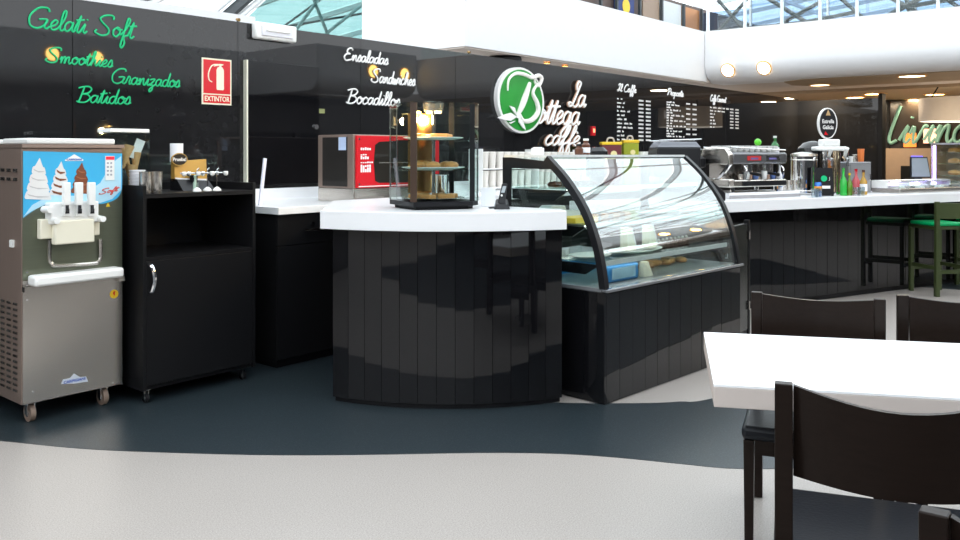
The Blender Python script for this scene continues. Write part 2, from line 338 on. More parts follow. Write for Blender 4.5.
# ---- glazed roof: sloping panes on white rafters with thin dark bracing
sk = bpy.data.objects.new('ceiling_skylight', None); COL.objects.link(sk); struct(sk)
RZ = lambda v: 7.0 - 0.1 * v
M_raft = mat('rafter_white', (0.75, 0.77, 0.78), 0.45); M_dkbar = mat('rafter_dark', (0.05, 0.06, 0.065), 0.4)
us = [-9 + 2.15 * i for i in range(21)]; vv = [-9, -3, 3, 9, 15, 21, 27, 33]
rm = MB().hexa([(-.04,-9,RZ(-9)-.14),(.04,-9,RZ(-9)-.14),(.04,33,RZ(33)-.14),(-.04,33,RZ(33)-.14)], [(-.04,-9,RZ(-9)-.02),(.04,-9,RZ(-9)-.02),(.04,33,RZ(33)-.02),(-.04,33,RZ(33)-.02)])
r0 = rm.build('rafter', M_raft, sk, smooth=False); r0.location.x = us[0]
for u in us[1:]:
    c = r0.copy(); COL.objects.link(c); c.location.x = u
for v in vv:
    MB().box(-9, 34, v - .04, v + .04, RZ(v) - .22, RZ(v) - .14).build('purlin', M_raft, sk, smooth=False)
pm = MB().add([(.08,0,0),(2.07,0,0),(2.07,5.9,-.59),(.08,5.9,-.59)], [(0,1,2,3)])
p0 = pm.build('roof_pane', M_skyglass, sk, smooth=False); first = True
for u in us[:-1]:
    for v in vv[:-1]:
        o = p0 if first else p0.copy()
        if not first: COL.objects.link(o)
        first = False; o.location = (u, v + .05, RZ(v + .05))
b0 = None
for i, u in enumerate(us[:-1]):
    for j, v in enumerate(vv[:-1]):
        for s in (0, 1):
            if (i + j) % 2 or (u > 13 and v > 2): continue
            a = Vector((u, v, RZ(v) - .42)); b = Vector((u + 2.15, v + 6, RZ(v + 6) - .42))
            if s: a, b = Vector((u + 2.15, v, RZ(v) - .42)), Vector((u, v + 6, RZ(v + 6) - .42))
            MB().cyl(a, b, 0.03, n=6).build('brace', M_dkbar, sk)
# teal gable glass between the rafters and the walkway's end, with its white sloping rail
tg = bpy.data.objects.new('window_1', None); COL.objects.link(tg); struct(tg)
GV = 11.0
gp = [onv(x, y, GV) for x, y in [(238, 26), (266, 0), (300, -40), (375, -40), (375, 45), (238, 45)]]
MB().prism([(p.x, p.z) for p in gp], GV, GV + 0.012, 'y').build('pane', M_teal, tg, smooth=False)
for a, b, r in (((225, 30), (305, -40), .05), ((213, 28), (290, -40), .09), ((200, 24), (275, -40), .05)):
    A = onv(a[0], a[1], GV - .1); B = onv(b[0], b[1], GV - .1)
    MB().cyl(A, B, r, n=8).build('rail', M_raft if r != .09 else M_dkbar, tg)
for a, b in (((290, 38), (325, -10)), ((330, 40), (310, -10)), ((318, 40), (362, 5))):
    A = onv(a[0], a[1], GV + .3); B = onv(b[0], b[1], GV + .3)
    MB().cyl(A, B, .03, n=6).build('brace', M_raft, tg)
# ---- upper storey: glazed end wall behind the balcony, its bracing, the balcony rail
M_blueg = glass('blue_glass', (0.50, 0.58, 0.69), refl=0.02)
wg = bpy.data.objects.new('window_2', None); COL.objects.link(wg); struct(wg)
for i in range(8):
    MB().box(22.0, 22.012, -3 + 2*i, -1.02 + 2*i, 3.0, RZ(-1 + 2*i) - .5).build('pane', M_blueg, wg, smooth=False)
    MB().box(21.95, 22.06, -1.02 + 2*i, -.98 + 2*i, 3.0, RZ(-1 + 2*i) - .45).build('mullion', M_raft, wg, smooth=False)
for a, b, r in [((718,0),(748,34),.05),((750,-4),(716,34),.05),((764,-4),(806,22),.06),((820,2),(770,30),.05),((806,22),(856,12),.05),((838,-4),(870,24),.05),((884,-6),(930,20),.06),((932,-8),(880,20),.06),((905,-8),(912,24),.05),((900,8),(960,-2),.05),((940,-5),(975,18),.05),((700,33),(810,22),.05)]:
    MB().cyl(onu(a[0], a[1], 21.7), onu(b[0], b[1], 21.7), r, n=6).build('brace', M_dkbar, wg)
rl = bpy.data.objects.new('trim_5', None); COL.objects.link(rl); struct(rl)
for px in (708, 745, 782, 820, 857, 898, 938, 985, 1035):
    p = onu(px, 30, 14.62)
    MB().box(14.59, 14.65, p.y - .02, p.y + .02, FZ1, 4.75).build('post', M_raft, rl, smooth=False)
for k in range(7):
    MB().box(14.612, 14.624, 6.6 - 1.3*k - 1.25, 6.6 - 1.3*k, FZ1 + .03, 4.7).build('rail_pane', M_glass, rl, smooth=False)
# ---- downlights
def downlight(p, r, nrm, label, group, m=M_lampw, watts=0):
    t = thing('downlight', label, 'ceiling light', p, group=group)
    n = Vector(nrm).normalized()
    a = n.orthogonal().normalized(); b = n.cross(a)
    mb = MB(); N = 20
    for k in range(N):
        q = [k, (k+1) % N]
        c = [(a*math.cos(2*math.pi*i/N) + b*math.sin(2*math.pi*i/N)) for i in q]
        mb.add([c[0]*r*.84, c[1]*r*.84, c[1]*r, c[0]*r, c[0]*r*.84+n*.02, c[1]*r*.84+n*.02, c[1]*r+n*.012, c[0]*r+n*.012], [(0,1,5,4),(4,5,6,7),(2,3,7,6)])
    mb.build('trim_ring', M_amber, t)
    MB().cyl((0,0,0), n*.012, r*.84, n=20).build('diffuser', m, t)
    if watts:
        ld = bpy.data.lights.new('downlight_beam', 'AREA'); ld.shape = 'DISK'; ld.size = r*1.5; ld.energy = watts; ld.color = (1, .80, .55)
        lo_ = bpy.data.objects.new('downlight_beam', ld); COL.objects.link(lo_); lo_.parent = t; lo_.location = n*.03
    return t
cz = math.cos(math.radians(25)); sz = math.sin(math.radians(25))
for px, py in ((728, 70), (764, 69)):
    p = onu(px, py, 14.53); p.z = 3.0; p.x = 14.85 - .352*cz
    downlight(p, .135, (-cz, 0, -sz), 'round downlight in the curved white balcony fascia', 'downlights in the curved fascia')
for px, py, r in ((912,75.5,.24),(820,84.5,.20)):
    downlight(onz(px, py, FZ0 - .0125), r, (0, 0, -1), 'large round downlight in the brown ceiling strip', 'downlights in the brown ceiling strip', watts=45)
for px, py, r in ((855,97,.22),(875,93.5,.24),(877,101,.22),(898,104,.22),(917,99,.26),(935,94,.22),(824,104,.2),(905,108,.2),(945,101,.2)):
    p = onz(px, py, FZ0 - .061)
    downlight(p, r, (0, 0, -1), 'warm downlight in the ceiling deep behind the bar', 'downlights behind the bar', M_lamp, 45)
for u, v, z in ((7.17, -5.0, 3.4), (8.03, -5.0, 3.4)):
    downlight((u, v + .003, z), .15, (0, 1, 0), 'round downlight in the opposite white fascia', 'downlights in the opposite fascia', M_lampo)
for u, v, z in ((13.1, -2.5, 3.36), (14.1, -2.5, 3.36)):
    downlight((u, v + .003, z), .17, (0, 1, 0), 'round downlight in the projecting corner of the opposite fascia', 'downlights in the opposite fascia corner', M_lampo)
for px, py in ((547, 62), (565, 65), (500, 60)):
    downlight(onz(px, py, FZ0 - .001), .05, (0, 0, -1), 'tiny recessed spot in the beige walkway soffit', 'spots in the walkway soffit', M_lamp)
# dark round spot fitting on the soffit above the logo
p = onz(504, 57, FZ0)
tag(MB().lathe([(.02,0),(.22,0),(.24,-.03),(.24,-.10),(.20,-.12),(.02,-.12)], n=24).build('soffit_speaker', M_blk, loc=p), 'flat black round fitting under the soffit above the green logo', 'ceiling speaker')
# ---- upper storey shop seen over the walkway
SV = 10.2
def su(px): return onv(px, 10, SV).x
sh = thing('upper_shop', 'upper storey shop front with navy poster, grey panel and copper panel', 'shop', (su(640), SV, 3.003))
ox = su(640)
M_navy = mat('navy_poster', (0.02, 0.04, 0.16), 0.5); M_cop = mat('copper_panel', (0.55, 0.25, 0.10), 0.35, .6)
MB().box(su(540)-ox, su(760)-ox, 0.15, 0.3, 0, 2.5).build('back_panel', mat('shop_brown', (0.10, 0.07, 0.06), 0.5), sh, smooth=False)
for a, b, m, nm in ((619, 637, M_navy, 'poster'), (646, 662, mat('shop_wood', (0.30, 0.22, 0.16), 0.5), 'door_panel'), (664, 684, mat('shop_grey', (0.60, 0.64, 0.64), 0.4), 'grey_panel'), (685, 702, M_cop, 'copper_panel')):
    o = MB().box(su(a)-ox, su(b)-ox, 0.08, 0.14, 0, 2.4).build(nm, m, sh, smooth=False)
    if nm == 'poster':
        q = onv(629, 6, SV)
        MB().cyl((q.x-ox, .079, q.z-3.0), (q.x-ox, .07, q.z-3.0), .17, n=20).build('emblem', M_yel, o)
for px in (566, 602, 618, 641, 663, 685, 703):
    MB().box(su(px)-ox-.03, su(px)-ox+.03, 0.0, 0.07, 0, 2.45).build('mullion', M_dkbar, sh, smooth=False)
# ================================================================== LETTERING ON THE CAFE WALL
def wallplane(x, z): return (x, WV - 0.006, z)
def wall_script(text, pxa, pya, pxb, xh, m, label, r=0.009, shear=.2, group=None):
    a = onv(pxa, pya, WV); b = onv(pxb, pya + (pxb - pxa) * .11, WV)
    xs = (b.x - a.x) / (script_width(text) + shear)
    o = script(text, a.x, a.z, xs, xh, r, wallplane, shear).build('wall_lettering', m)
    return tag(o, label, 'lettering', group)
wall_script('Gelati Soft', 26, 27, 134, .066, M_green, 'green handwritten words Gelati Soft on the black wall', .0068)
wall_script('Smoothies', 44, 62, 113, .047, M_green, 'green handwritten word Smoothies on the black wall', .0055)
wall_script('Granizados', 110, 83, 180, .05, M_green, 'green handwritten word Granizados on the black wall', .0055)
wall_script('Batidos', 75, 102, 131, .052, M_green, 'green handwritten word Batidos on the black wall', .0055)
wall_script('Ensaladas', 343, 60, 388, .054, M_ltr, 'white handwritten word Ensaladas on the black wall', .0078)
wall_script('Sandwiches', 370, 82, 415, .058, M_ltr, 'white handwritten word Sandwiches on the black wall', .0078)
wall_script('Bocadillos', 345, 103, 400, .062, M_ltr, 'white handwritten word Bocadillos on the wall behind the pastry carousel', .0078)
# ---- EXTINTOR sign
a = onv(201.5, 60, WV); b = onv(231, 105.5, WV); cxs = (a.x + b.x)/2; wd = b.x - a.x; hh = a.z - b.z + .02
t = thing('extinguisher_sign', 'red and cream fire extinguisher sign reading EXTINTOR on black wall', 'sign', (cxs, WV, b.z))
MB().box(-wd/2, wd/2, -.006, 0, 0, hh).build('plate', mat('photolum_cream', (0.80, 0.80, 0.62), .5), t, smooth=False)
MB().box(-wd/2+.012, wd/2-.012, -.008, -.006, .085, hh-.012).build('pictogram_field', M_red, t, smooth=False)
MB().box(-wd/2+.012, wd/2-.012, -.008, -.006, .012, .075).build('caption_field', M_red, t, smooth=False)
pm = MB()
pm.prism([(.0,.115),(.055,.115),(.06,.125),(.06,.27),(.05,.29),(.038,.295),(.038,.305),(.055,.31),(.055,.318),(.02,.318),(-.03,.30),(-.03,.294),(.02,.305),(.02,.295),(.005,.29),(-.005,.27),(-.005,.125)], -.0095, -.008, 'y')
pm.tube(smoothpts([(.01,-.009,.312),(-.045,-.009,.30),(-.075,-.009,.24),(-.07,-.009,.19),(-.045,-.009,.175)], 5), .005, 5)
pm.build('extinguisher_pictogram', mat('photolum_cream', (0.8, 0.8, 0.62)), t)
bfont('EXTINTOR', .055, mat('photolum_cream', (0.8, 0.8, 0.62)), 'caption', t, (0, -.0085, .043), sx=.82, bold=.001)
# ---- flush door in the wall
a = onv(245, 60, WV); b = onv(317, 68, WV)
d = bpy.data.objects.new('door_1', None); COL.objects.link(d); d.location = (a.x, WV, 0); struct(d)
dw = b.x - a.x
MB().box(0, dw, -.03, -.001, 0.02, 2.25).build('leaf', M_gloss, d, smooth=False, bevel=.003)
MB().box(-.016, -.002, -.045, -.001, 0.02, 2.25).build('edge_strip', mat('edge_strip', (0.75, 0.75, 0.62), .35, .2), d, smooth=False)
p = onv(313, 127, WV)
MB().cyl((p.x - a.x, -.031, p.z), (p.x - a.x, -.05, p.z), .022, n=16).build('lock', M_chrome, d)
p = onv(320, 111, WV)
tag(MB().box(-.05, .05, -.004, 0, -.02, .02).build('wall_tag', mat('olive_tag', (0.25, 0.27, 0.10), .5), loc=(p.x, WV, p.z)), 'small olive tag stuck on the wall beside the black door', 'tag')
# ---- emergency light
a = onv(251, 27, WV); b = onv(292, 46, WV)
t = thing('emergency_light', 'white emergency light unit along the top edge of the black wall', 'light', (a.x, WV, b.z + .02)); ew = b.x - a.x
MB().box(0, ew, -.07, 0, 0, .135).build('housing', M_plw, t, bevel=.015)
MB().box(.05, ew - .05, -.082, -.07, .025, .11).build('diffuser', mat('frosted_lens', (0.72, 0.72, 0.78), .3), t, bevel=.006)
MB().cyl((.09, -.088, .07), (ew-.09, -.088, .07), .008, n=8).build('lamp_tube', M_plw, t)
# small lamp heads on top of the wall
for px, py in ((239, 24), (60, 3), (73, 4), (470, 56)):
    p = onv(px, py, WV)
    t = thing('wall_spot', 'tiny dark spotlight on the top edge of the black wall', 'spotlight', (p.x, WV + .02, WTOP), group='spots on the wall top')
    MB().cyl((0, 0, 0), (0, 0, .015), .007, n=8).build('stem', M_blk, t)
    MB().cyl((0, .01, .022), (0, -.022, .015), .011, .014, n=10).build('head', mat('brass_dark', (0.35, 0.22, 0.08), .3, .8), t)
# ================================================================== LOGO SIGN "La Bottega caffe"
LV = WV
def lg(px, py): q = onv(px, py, LV); return q
o_ = lg(518, 100)
LS = thing('cafe_logo_sign', 'green oval logo with white letters La Bottega caffe on black wall', 'sign', (o_.x, LV, 0))
c = lg(517.5, 100.5); rx = (lg(541, 100).x - lg(494, 100).x)/2; rz_ = (lg(517, 67).z - lg(517, 132.5).z)/2
M_logog = mat('logo_green', (0.012, 0.27, 0.03), .3, var=.55, scale=2.2)
def ell(rx, rz, n=40, tilt=-.12): 
    return [(rx*math.cos(2*math.pi*i/n)*math.cos(tilt) - rz*math.sin(2*math.pi*i/n)*math.sin(tilt), c.z + rx*math.cos(2*math.pi*i/n)*math.sin(tilt) + rz*math.sin(2*math.pi*i/n)*math.cos(tilt)) for i in range(n)]
MB().prism(ell(rx, rz_), -.05, 0, 'y').build('rim', M_ltr, LS)
MB().prism(ell(rx*.9, rz_*.93), -.058, -.05, 'y').build('oval_field', M_logog, LS)
def L2(px, py): q = lg(px, py); return (q.x - o_.x, -.066, q.z)
def stroke(mb, pts, r):
    P = smoothpts([L2(*p) for p in pts], 6); n = len(P)
    mb.tube(P, [r * (.35 + .65*math.sin(math.pi*min(1, max(0, (i+1)/(n+1))))) for i in range(n)], 8)
mb = MB()
stroke(mb, [(503, 91), (504, 80), (511, 74), (520, 75), (527, 78), (534, 76), (537, 79), (534, 86), (530, 82), (531, 78)], .024)
stroke(mb, [(525, 83), (521, 95), (517, 106), (513, 115)], .04)
stroke(mb, [(533, 84), (528, 93), (532, 103), (533, 112), (527, 120), (519, 121), (515, 114)], .032)
mb.build('initial_letter', mat('logo_cream', (0.92, 0.88, 0.82), .35), LS)
for pts in ([(511,117),(505,113),(498,115),(492,118),(498,120),(505,121)], [(513,118),(517,121),(520,130),(517,128),(513,122)], [(511,116),(505,108),(504,106),(509,108)], [(510,121),(505,124),(503,123)], [(514,114),(511,112),(511,118),(515,119)]):
    P = [L2(*p) for p in pts]
    MB().prism([(p[0], p[2]) for p in P], -.085, -.07, 'y').build('flower_petal', M_ltr, LS, smooth=False)
M_face = mat('logo_white', (0.92, 0.90, 0.88), .35); M_ret = mat('logo_return', (0.55, 0.30, 0.18), .4)
def sign_word(t, pxa, pya, pxb, xh, r, name, shear=.32):
    a = lg(pxa, pya); b = lg(pxb, pya); xs = (b.x - a.x)/(script_width(t) + shear)
    for dep, m, nm, rr in ((-.03, M_ret, 'letter_return', r*1.25), (-.042, M_face, name, r)):
        script(t, a.x - o_.x, a.z, xs, xh, rr, lambda x, z: (x, dep, z), shear, 8).build(nm, m, LS)
def zig(px, py0, py1): return abs(lg(px, py0).z - lg(px, py1).z)
sign_word('La', 565, 106, 584, zig(575, 95, 107), .0135, 'letters_la')
sign_word('ottega', 533, 123, 578, zig(555, 111, 124), .0135, 'letters_ottega')
sign_word('caffe`', 541, 145, 578, zig(560, 135.5, 145), .0125, 'letters_caffe')
# ================================================================== MENUS (white lettering on the wall)
def menu(title, px, py, pxw, rows, seed, label, cols, base=.05, ph=70):
    rnd = random.Random(seed); a = onv(px, py, WV); q = onv(pxw, py, WV); W = q.x - a.x
    t = thing('wall_menu', label, 'menu', (a.x, WV, 0))
    xs = .55*W/(script_width(title)+.3)
    script(title, 0, a.z, xs, .048, .0085, lambda x, z: (x, -.004, z), .25, 5, 4).build('heading', M_ltr, t)
    for i, wl in enumerate(rows):
        z = a.z - .11 - i*base
        mb = MB(); x = 0
        while x < wl*W - .02:
            wlen = min(rnd.uniform(.05, .16), wl*W - x)
            n = max(2, int(wlen/.022))
            for k in range(n):
                hgt = rnd.choice((.018, .018, .026))
                mb.box(x + k*.022, x + k*.022 + .015, -.004, -.001, z, z + hgt)
            x += wlen + .03
        tag(mb.build('menu_line', M_ltr, t, smooth=False), kind='stuff')
    for cxn in cols:
        for i in range(len(rows)):
            if base < .045 and i % 2: continue
            z = a.z - .11 - i*base
            mb = MB()
            for k in range(4): mb.box(cxn*W + k*.035, cxn*W + k*.035 + .022, -.004, -.001, z, z + .024)
            tag(mb.build('price', M_ltr, t, smooth=False), kind='stuff')
menu('Il Caffe', 617, 91, 651, [.2,.21,.21,.38,.22,.28,.45,.50,.18,.22,.42], 1, 'white menu list on black wall headed Il Caffe', (.62, .84), .054)
menu('Proposte', 666.5, 95, 696.5, [.26,.42,.2,.46,.2,.58,.26,.62,.2,.64,.22,.5,.24,.6], 2, 'white menu list on black wall with many short lines and two price columns', (.64, .86), .038)
menu('Caffe Gourmet', 710, 101, 738, [.66,.52,.18,.16,.16,.24,.14], 3, 'white menu list on black wall headed Caffe Gourmet', (.70, .9), .051)
# red exit marker
p = onv(592, 131, WV)
t = thing('alarm_button', 'small red illuminated call point on the black wall', 'alarm', (p.x, WV, p.z))
MB().box(-.04, .04, -.03, 0, -.06, .06).build('box', M_red, t, smooth=False, bevel=.004)
MB().box(-.02, .02, -.034, -.03, -.02, .03).build('window', mat('alarm_glow', (1,.5,.3), .4, emit=(1,.25,.1), estr=1.5), t, smooth=False)
# ================================================================== SOFT SERVE MACHINE
MV = 4.93; mo = onv(22, 403, MV)
SM = thing('soft_serve_machine', 'stainless soft serve ice cream machine with blue printed front and three levers', 'machine', (mo.x, MV, 0))
MW = .575; MD = .72; MZ0, MZ1 = .115, 1.535
def mp(px, py, off=0.0): q = onv(px, py, MV + off); return (q.x - mo.x, q.z)
MB().box(0, MW, .006, MD, MZ0, MZ1).build('body', M_steelb, SM, smooth=False, bevel=.006)
f_ = MB().box(.004, MW - .004, 0, .006, MZ0 + .005, .80).build('lower_front', M_steel, SM, smooth=False)
M_olive = mat('olive_steel', (0.20, 0.22, 0.16), .3, .85, var=.08, scale=3, stretch=(1, 1, 30))
up = MB().box(.004, MW - .004, 0, .006, .803, MZ1 - .025).build('upper_front', M_olive, SM, smooth=False)
bl = [mp(x, y) for x, y in [(23,151),(122,153.5),(122,188)]] + smoothpts([mp(x, y) for x, y in [(122,188),(119,196),(112,201),(100,204),(80,203),(60,203),(48,204),(36,209),(23,218)]], 4)[1:]
M_sky = mat('print_blue', (0.05, 0.42, 0.72), .3, var=.25, scale=2)
pn = MB().prism([(x, z) for x, z in bl], -.0015, -.0003, 'y').build('graphic_panel', M_sky, SM, smooth=False)
pale = [mp(x, y) for x, y in [(23,217),(30,212),(48,203),(62,202),(100,203),(112,199),(121,190),(121,156),(112,163),(100,183),(80,196),(50,195),(32,205)]]
MB().prism(pale, -.0022, -.0016, 'y').build('pale_swoosh', mat('print_pale_blue', (0.45, 0.72, 0.86), .3), pn, smooth=False)
def swirl(px0, px1, py0, py1, c1, c2, nm):
    lay = 5; N = []
    L = []; R = []
    for i in range(lay):
        t0 = i/lay; y = py1 + (py0 - py1)*t0; y2 = py1 + (py0 - py1)*(t0 + 1/lay)
        hw = (px1 - px0)/2*(1 - t0)**.74; cxp = (px0 + px1)/2 + (px1-px0)*.05*t0
        L += [(cxp - hw*.93, y - 1), (cxp - hw*.97 - .5, y - 3), (cxp - hw*.88, y2 + .5)]
        R += [(cxp + hw*.93, y), (cxp + hw*.97 + .5, y - 1.6), (cxp + hw*.86, y2 + 1.4)]
    L = L[:-2]; R = R[:-2]
    out = [mp(*q) for q in smoothpts(L + [((px0+px1)/2 + (px1-px0)*.06, py0)], 4) + smoothpts([((px0+px1)/2 + (px1-px0)*.07, py0)] + R[::-1], 4)]
    o = MB().prism(out, -.0038, -.0024, 'y').build(nm, c1, pn, smooth=False)
    for i in range(lay - 1):
        t0 = (i + .1)/lay; y = py1 + (py0 - py1)*t0; hw = (px1 - px0)/2*(1 - t0)**.74*.85; cxp = (px0+px1)/2 + (px1-px0)*.05*t0
        th = 1.1 if c2 is not M_swd else 2.2
        s = [(cxp - hw, y - 5.2), (cxp - hw*.2, y - 3.0), (cxp + hw, y - 2.6), (cxp + hw*.95, y - 2.6 + th*.5), (cxp, y - 2.6 + th), (cxp - hw*.8, y - 4.6 + th)]
        MB().prism([mp(*q) for q in s], -.0046, -.0039, 'y').build(nm + '_fold', c2, pn, smooth=False)
M_sww = mat('print_vanilla', (0.74, 0.72, 0.70), .4); M_sws = mat('print_vanilla_shade', (0.50, 0.48, 0.47), .4); M_swd = mat('print_chocolate', (0.20, 0.055, 0.02), .4); M_swl = mat('print_cocoa', (0.36, 0.12, 0.05), .4)
swirl(24.5, 51, 158, 200, M_sww, M_sws, 'vanilla_swirl')
swirl(49.5, 70, 161.5, 196, M_sww, M_swd, 'mixed_swirl')
swirl(71, 90, 162.5, 194, M_swd, M_swl, 'chocolate_swirl')
MB().prism([mp(x, y) for x, y in [(64.5,160),(70,156.8),(74,154.2),(78,156.5),(83,159.5),(83,160.8),(65,161)]], -.0034, -.0024, 'y').build('brand_peak', M_ltr, pn, smooth=False)
q = mp(74, 159.6); bfont('CARPIGIANI', .014, mat('brand_blue', (.05, .12, .45), .5), 'brand_lettering', pn, (q[0], -.004, q[1]), sx=1.15, ext=.0004, bold=.0006)
kp = [mp(105, 156), mp(114, 180)]
k_ = MB().box(kp[0][0], kp[1][0], -.006, 0, kp[1][1], kp[0][1]).build('keypad', M_plw, pn, smooth=False)
MB().box(kp[0][0]+.003, kp[1][0]-.001, -.0075, -.006, kp[0][1]-.022, kp[0][1]-.003).build('display', mat('display_red', (.7,.02,.04), .3, emit=(.8,.02,.04), estr=.6), k_, smooth=False)
for i in range(4):
    for j in range(2):
        MB().cyl((kp[0][0]+.014+.02*j, -.006, kp[0][1]-.042-.023*i), (kp[0][0]+.014+.02*j, -.0085, kp[0][1]-.042-.023*i), .006, n=8).build('button', mat('button_grey', (.35,.36,.42), .5), k_)
a = mp(98, 194); b = mp(120, 190)
script('Soft`', a[0], a[1]-.004, (b[0]-a[0])/4.8, .013, .0025, lambda x, z: (x, -.004, z + (x - a[0])*.16), .3, 5, 4).build('red_script', mat('print_red', (.62,.06,.04), .4), pn)
q = mp(108, 205); MB().prism([(q[0]-.014, q[1]-.01), (q[0]+.014, q[1]-.01), (q[0], q[1]+.014)], -.0012, -.0002, 'y').build('warning_triangle', M_yel, SM, smooth=False)
# dispensing head
def mbx(px0, py0, px1, py1, y0, y1, mb=None):
    a = mp(px0, py0, y0); b = mp(px1, py1, y0); mb = mb or MB()
    return mb.box(a[0], b[0], y0, y1, b[1], a[1])
hd = mbx(51, 203, 99, 222, -.085, -.0005).build('dispensing_head', M_plw, SM, bevel=.008)
mbx(40.5, 219.5, 100, 235, -.05, -.0005).build('head_plate', M_cream, SM, bevel=.006)
mbx(55, 221, 95, 242, -.10, -.0505).build('spout_block', M_cream, SM, bevel=.008)
for x in (64, 76.5, 89):
    lv = mbx(x, 182.5, x + 7, 205, -.13, -.10).build('lever', M_plw, SM, bevel=.004)
    mbx(x + 1.5, 205, x + 5, 212, -.12, -.105).build('pivot', M_chrome, lv)
    mbx(x - .5, 207, x + 7.5, 216, -.105, -.086).build('lever_bracket', M_plw, SM, bevel=.003)
    mbx(x + 1.5, 209, x + 5.5, 213.5, -.1075, -.1055).build('slot', M_blk2, SM, smooth=False)
for x, y in ((103, 219), (57, 221), (50, 210)):
    q = mp(x, y, -.12); MB().cyl((q[0], -.045, q[1]), (q[0], -.125, q[1]), .02, .017, n=12).build('knob', M_plw, SM)
# cup bay frame
cb = [mp(x, y) for x, y in [(48.5,240),(48.5,259),(51,263.5),(56,265.5),(92,263.5),(97,261.5),(99.5,257),(99.5,239)]]
MB().tube(smoothpts([(x, -.012, z) for x, z in cb], 4), .012, 8).build('bay_frame', M_steel, SM)
tr_ = [mp(24, 276), mp(117, 274)]
MB().box(.025, .53, -.11, -.0005, mp(24, 290, -.11)[1] + .005, mp(24, 278, -.11)[1]).build('drip_tray', M_plw, SM, bevel=.015)
for x in (0.0, .535): MB().box(x, x + .035, -.035, -.0005, mp(24, 290)[1] - .01, mp(24, 290)[1] + .018).build('tray_bracket', M_steel, SM, smooth=False)
q = mp(114, 294); st = MB().cyl((q[0], -.002, q[1]), (q[0], -.0003, q[1]), .026, n=20).build('warning_sticker', M_yel, SM)
MB().prism([(q[0]-.004, q[1]+.016), (q[0]+.008, q[1]+.016), (q[0]+.002, q[1]+.002), (q[0]+.007, q[1]+.002), (q[0]-.004, q[1]-.018), (q[0], q[1]-.002), (q[0]-.008, q[1]-.002)], -.003, -.0021, 'y').build('bolt_mark', M_red, st, smooth=False)
bd = MB().prism([mp(x, y) for x, y in [(61,384),(63,379.5),(70,378),(74,373.5),(80,377),(86,376.5),(88,381.5),(74,383.5)]], -.002, -.0003, 'y').build('badge', mat('badge_silver', (.70,.74,.82), .3, .3), SM, smooth=False)
q = mp(74.5, 380.5); bfont('CARPIGIANI', .021, mat('brand_blue', (.05,.12,.45)), 'badge_lettering', bd, (q[0], -.0025, q[1]), sx=1.1, ext=.0004, bold=.0008)
for px, py in ((27,272),(27,286),(27,300),(33,392),(113,383)):
    q = mp(px, py); MB().cyl((q[0], -.003, q[1]), (q[0], 0, q[1]), .006, n=8).build('screw', M_chrome, SM)
# lids on top
MB().box(-.004, MW + .004, -.012, MD, MZ1, MZ1 + .02).build('top_plate', M_steelb, SM, smooth=False)
MB().box(.05, MW - .02, .05, .40, MZ1 + .02, MZ1 + .055).build('hopper_lid', M_plw, SM, bevel=.01)
MB().box(.02, MW - .02, .42, .70, MZ1 + .02, MZ1 + .05).build('hopper_lid', M_plw, SM, bevel=.01)
# louvres on the left side
for z in (1.35, 1.40):
    for k in range(7): MB().prism([(.05 + k*.085, z), (.11 + k*.085, z), (.11 + k*.085, z + .018), (.05 + k*.085, z + .018)], -.006, 0, 'x').build('louvre', M_steel, SM, smooth=False)
for z in [.18 + .032*i for i in range(16)]:
    for k in range(7): MB().prism([(.05 + k*.085, z), (.11 + k*.085, z), (.11 + k*.085, z + .013), (.05 + k*.085, z + .013)], -.006, 0, 'x').build('louvre', M_steel, SM, smooth=False)
MB().box(-.012, 0, .10, .14, .98, 1.02).build('side_switch', M_plw, SM, smooth=False)
def caster(parent, x, y, R, top, m):
    w = MB().cyl((x - R*.28, y, R), (x + R*.28, y, R), R, n=18).build('caster', m, parent)
    MB().cyl((x - R*.34, y, R), (x + R*.34, y, R), R*.45, n=12).build('hub', M_chrome, w)
    MB().box(x - R*.45, x - R*.34, y - R*.35, y + R*.35, R*.8, top).box(x + R*.34, x + R*.45, y - R*.35, y + R*.35, R*.8, top).box(x - R*.7, x + R*.7, y - R*.8, y + R*.8, top - .006, top).build('fork', M_chrome, w, smooth=False)
M_tyre = mat('caster_tyre', (.24, .17, .13), .6)
for x, y in ((.07, .07), (MW - .09, .07), (.07, MD - .08), (MW - .09, MD - .08)): caster(SM, x, y, .05, MZ0, M_tyre)
# ================================================================== BLACK SIDE CABINET
CV = 4.78; co = onv(143, 400, CV); cr = onv(255.5, 380, CV); CW = cr.x - co.x; CD = .62
CB = thing('side_cabinet', 'black side cabinet on casters with open shelf niche and bow handle', 'cabinet', (co.x, CV, 0))
MB().box(0, .022, 0, CD, .085, 1.31).build('side_panel', M_blk, CB, smooth=False)
MB().box(CW - .022, CW, 0, CD, .085, 1.31).build('side_panel', M_blk, CB, smooth=False)
MB().box(.022, CW - .022, 0, CD, 1.235, 1.26).build('top_board', M_blk, CB, smooth=False)
MB().box(.022, CW - .022, .005, CD, .86, .882).build('niche_shelf', M_blk, CB, smooth=False)
MB().box(.022, CW - .022, CD - .02, CD, .882, 1.31).build('back_board', M_blk, CB, smooth=False)
MB().box(.022, CW - .022, 0.02, CD, .085, .11).build('bottom_board', M_blk, CB, smooth=False)
dr = MB().box(.024, CW - .024, 0, .02, .112, .857).build('door', M_blk, CB, smooth=False, bevel=.002)
hx = onv(151, 280, CV); h0 = onv(151, 292, CV).z; h1 = onv(151, 265, CV).z
MB().tube(smoothpts([(hx.x - co.x - .01, 0, h1), (hx.x - co.x - .003, -.022, h1 - .012), (hx.x - co.x + .006, -.032, (h0 + h1)/2), (hx.x - co.x - .003, -.022, h0 + .012), (hx.x - co.x - .01, 0, h0)], 6), [.010 + .004*math.sin(math.pi*i/24) for i in range(25)], 8).build('handle', M_chrome, dr)
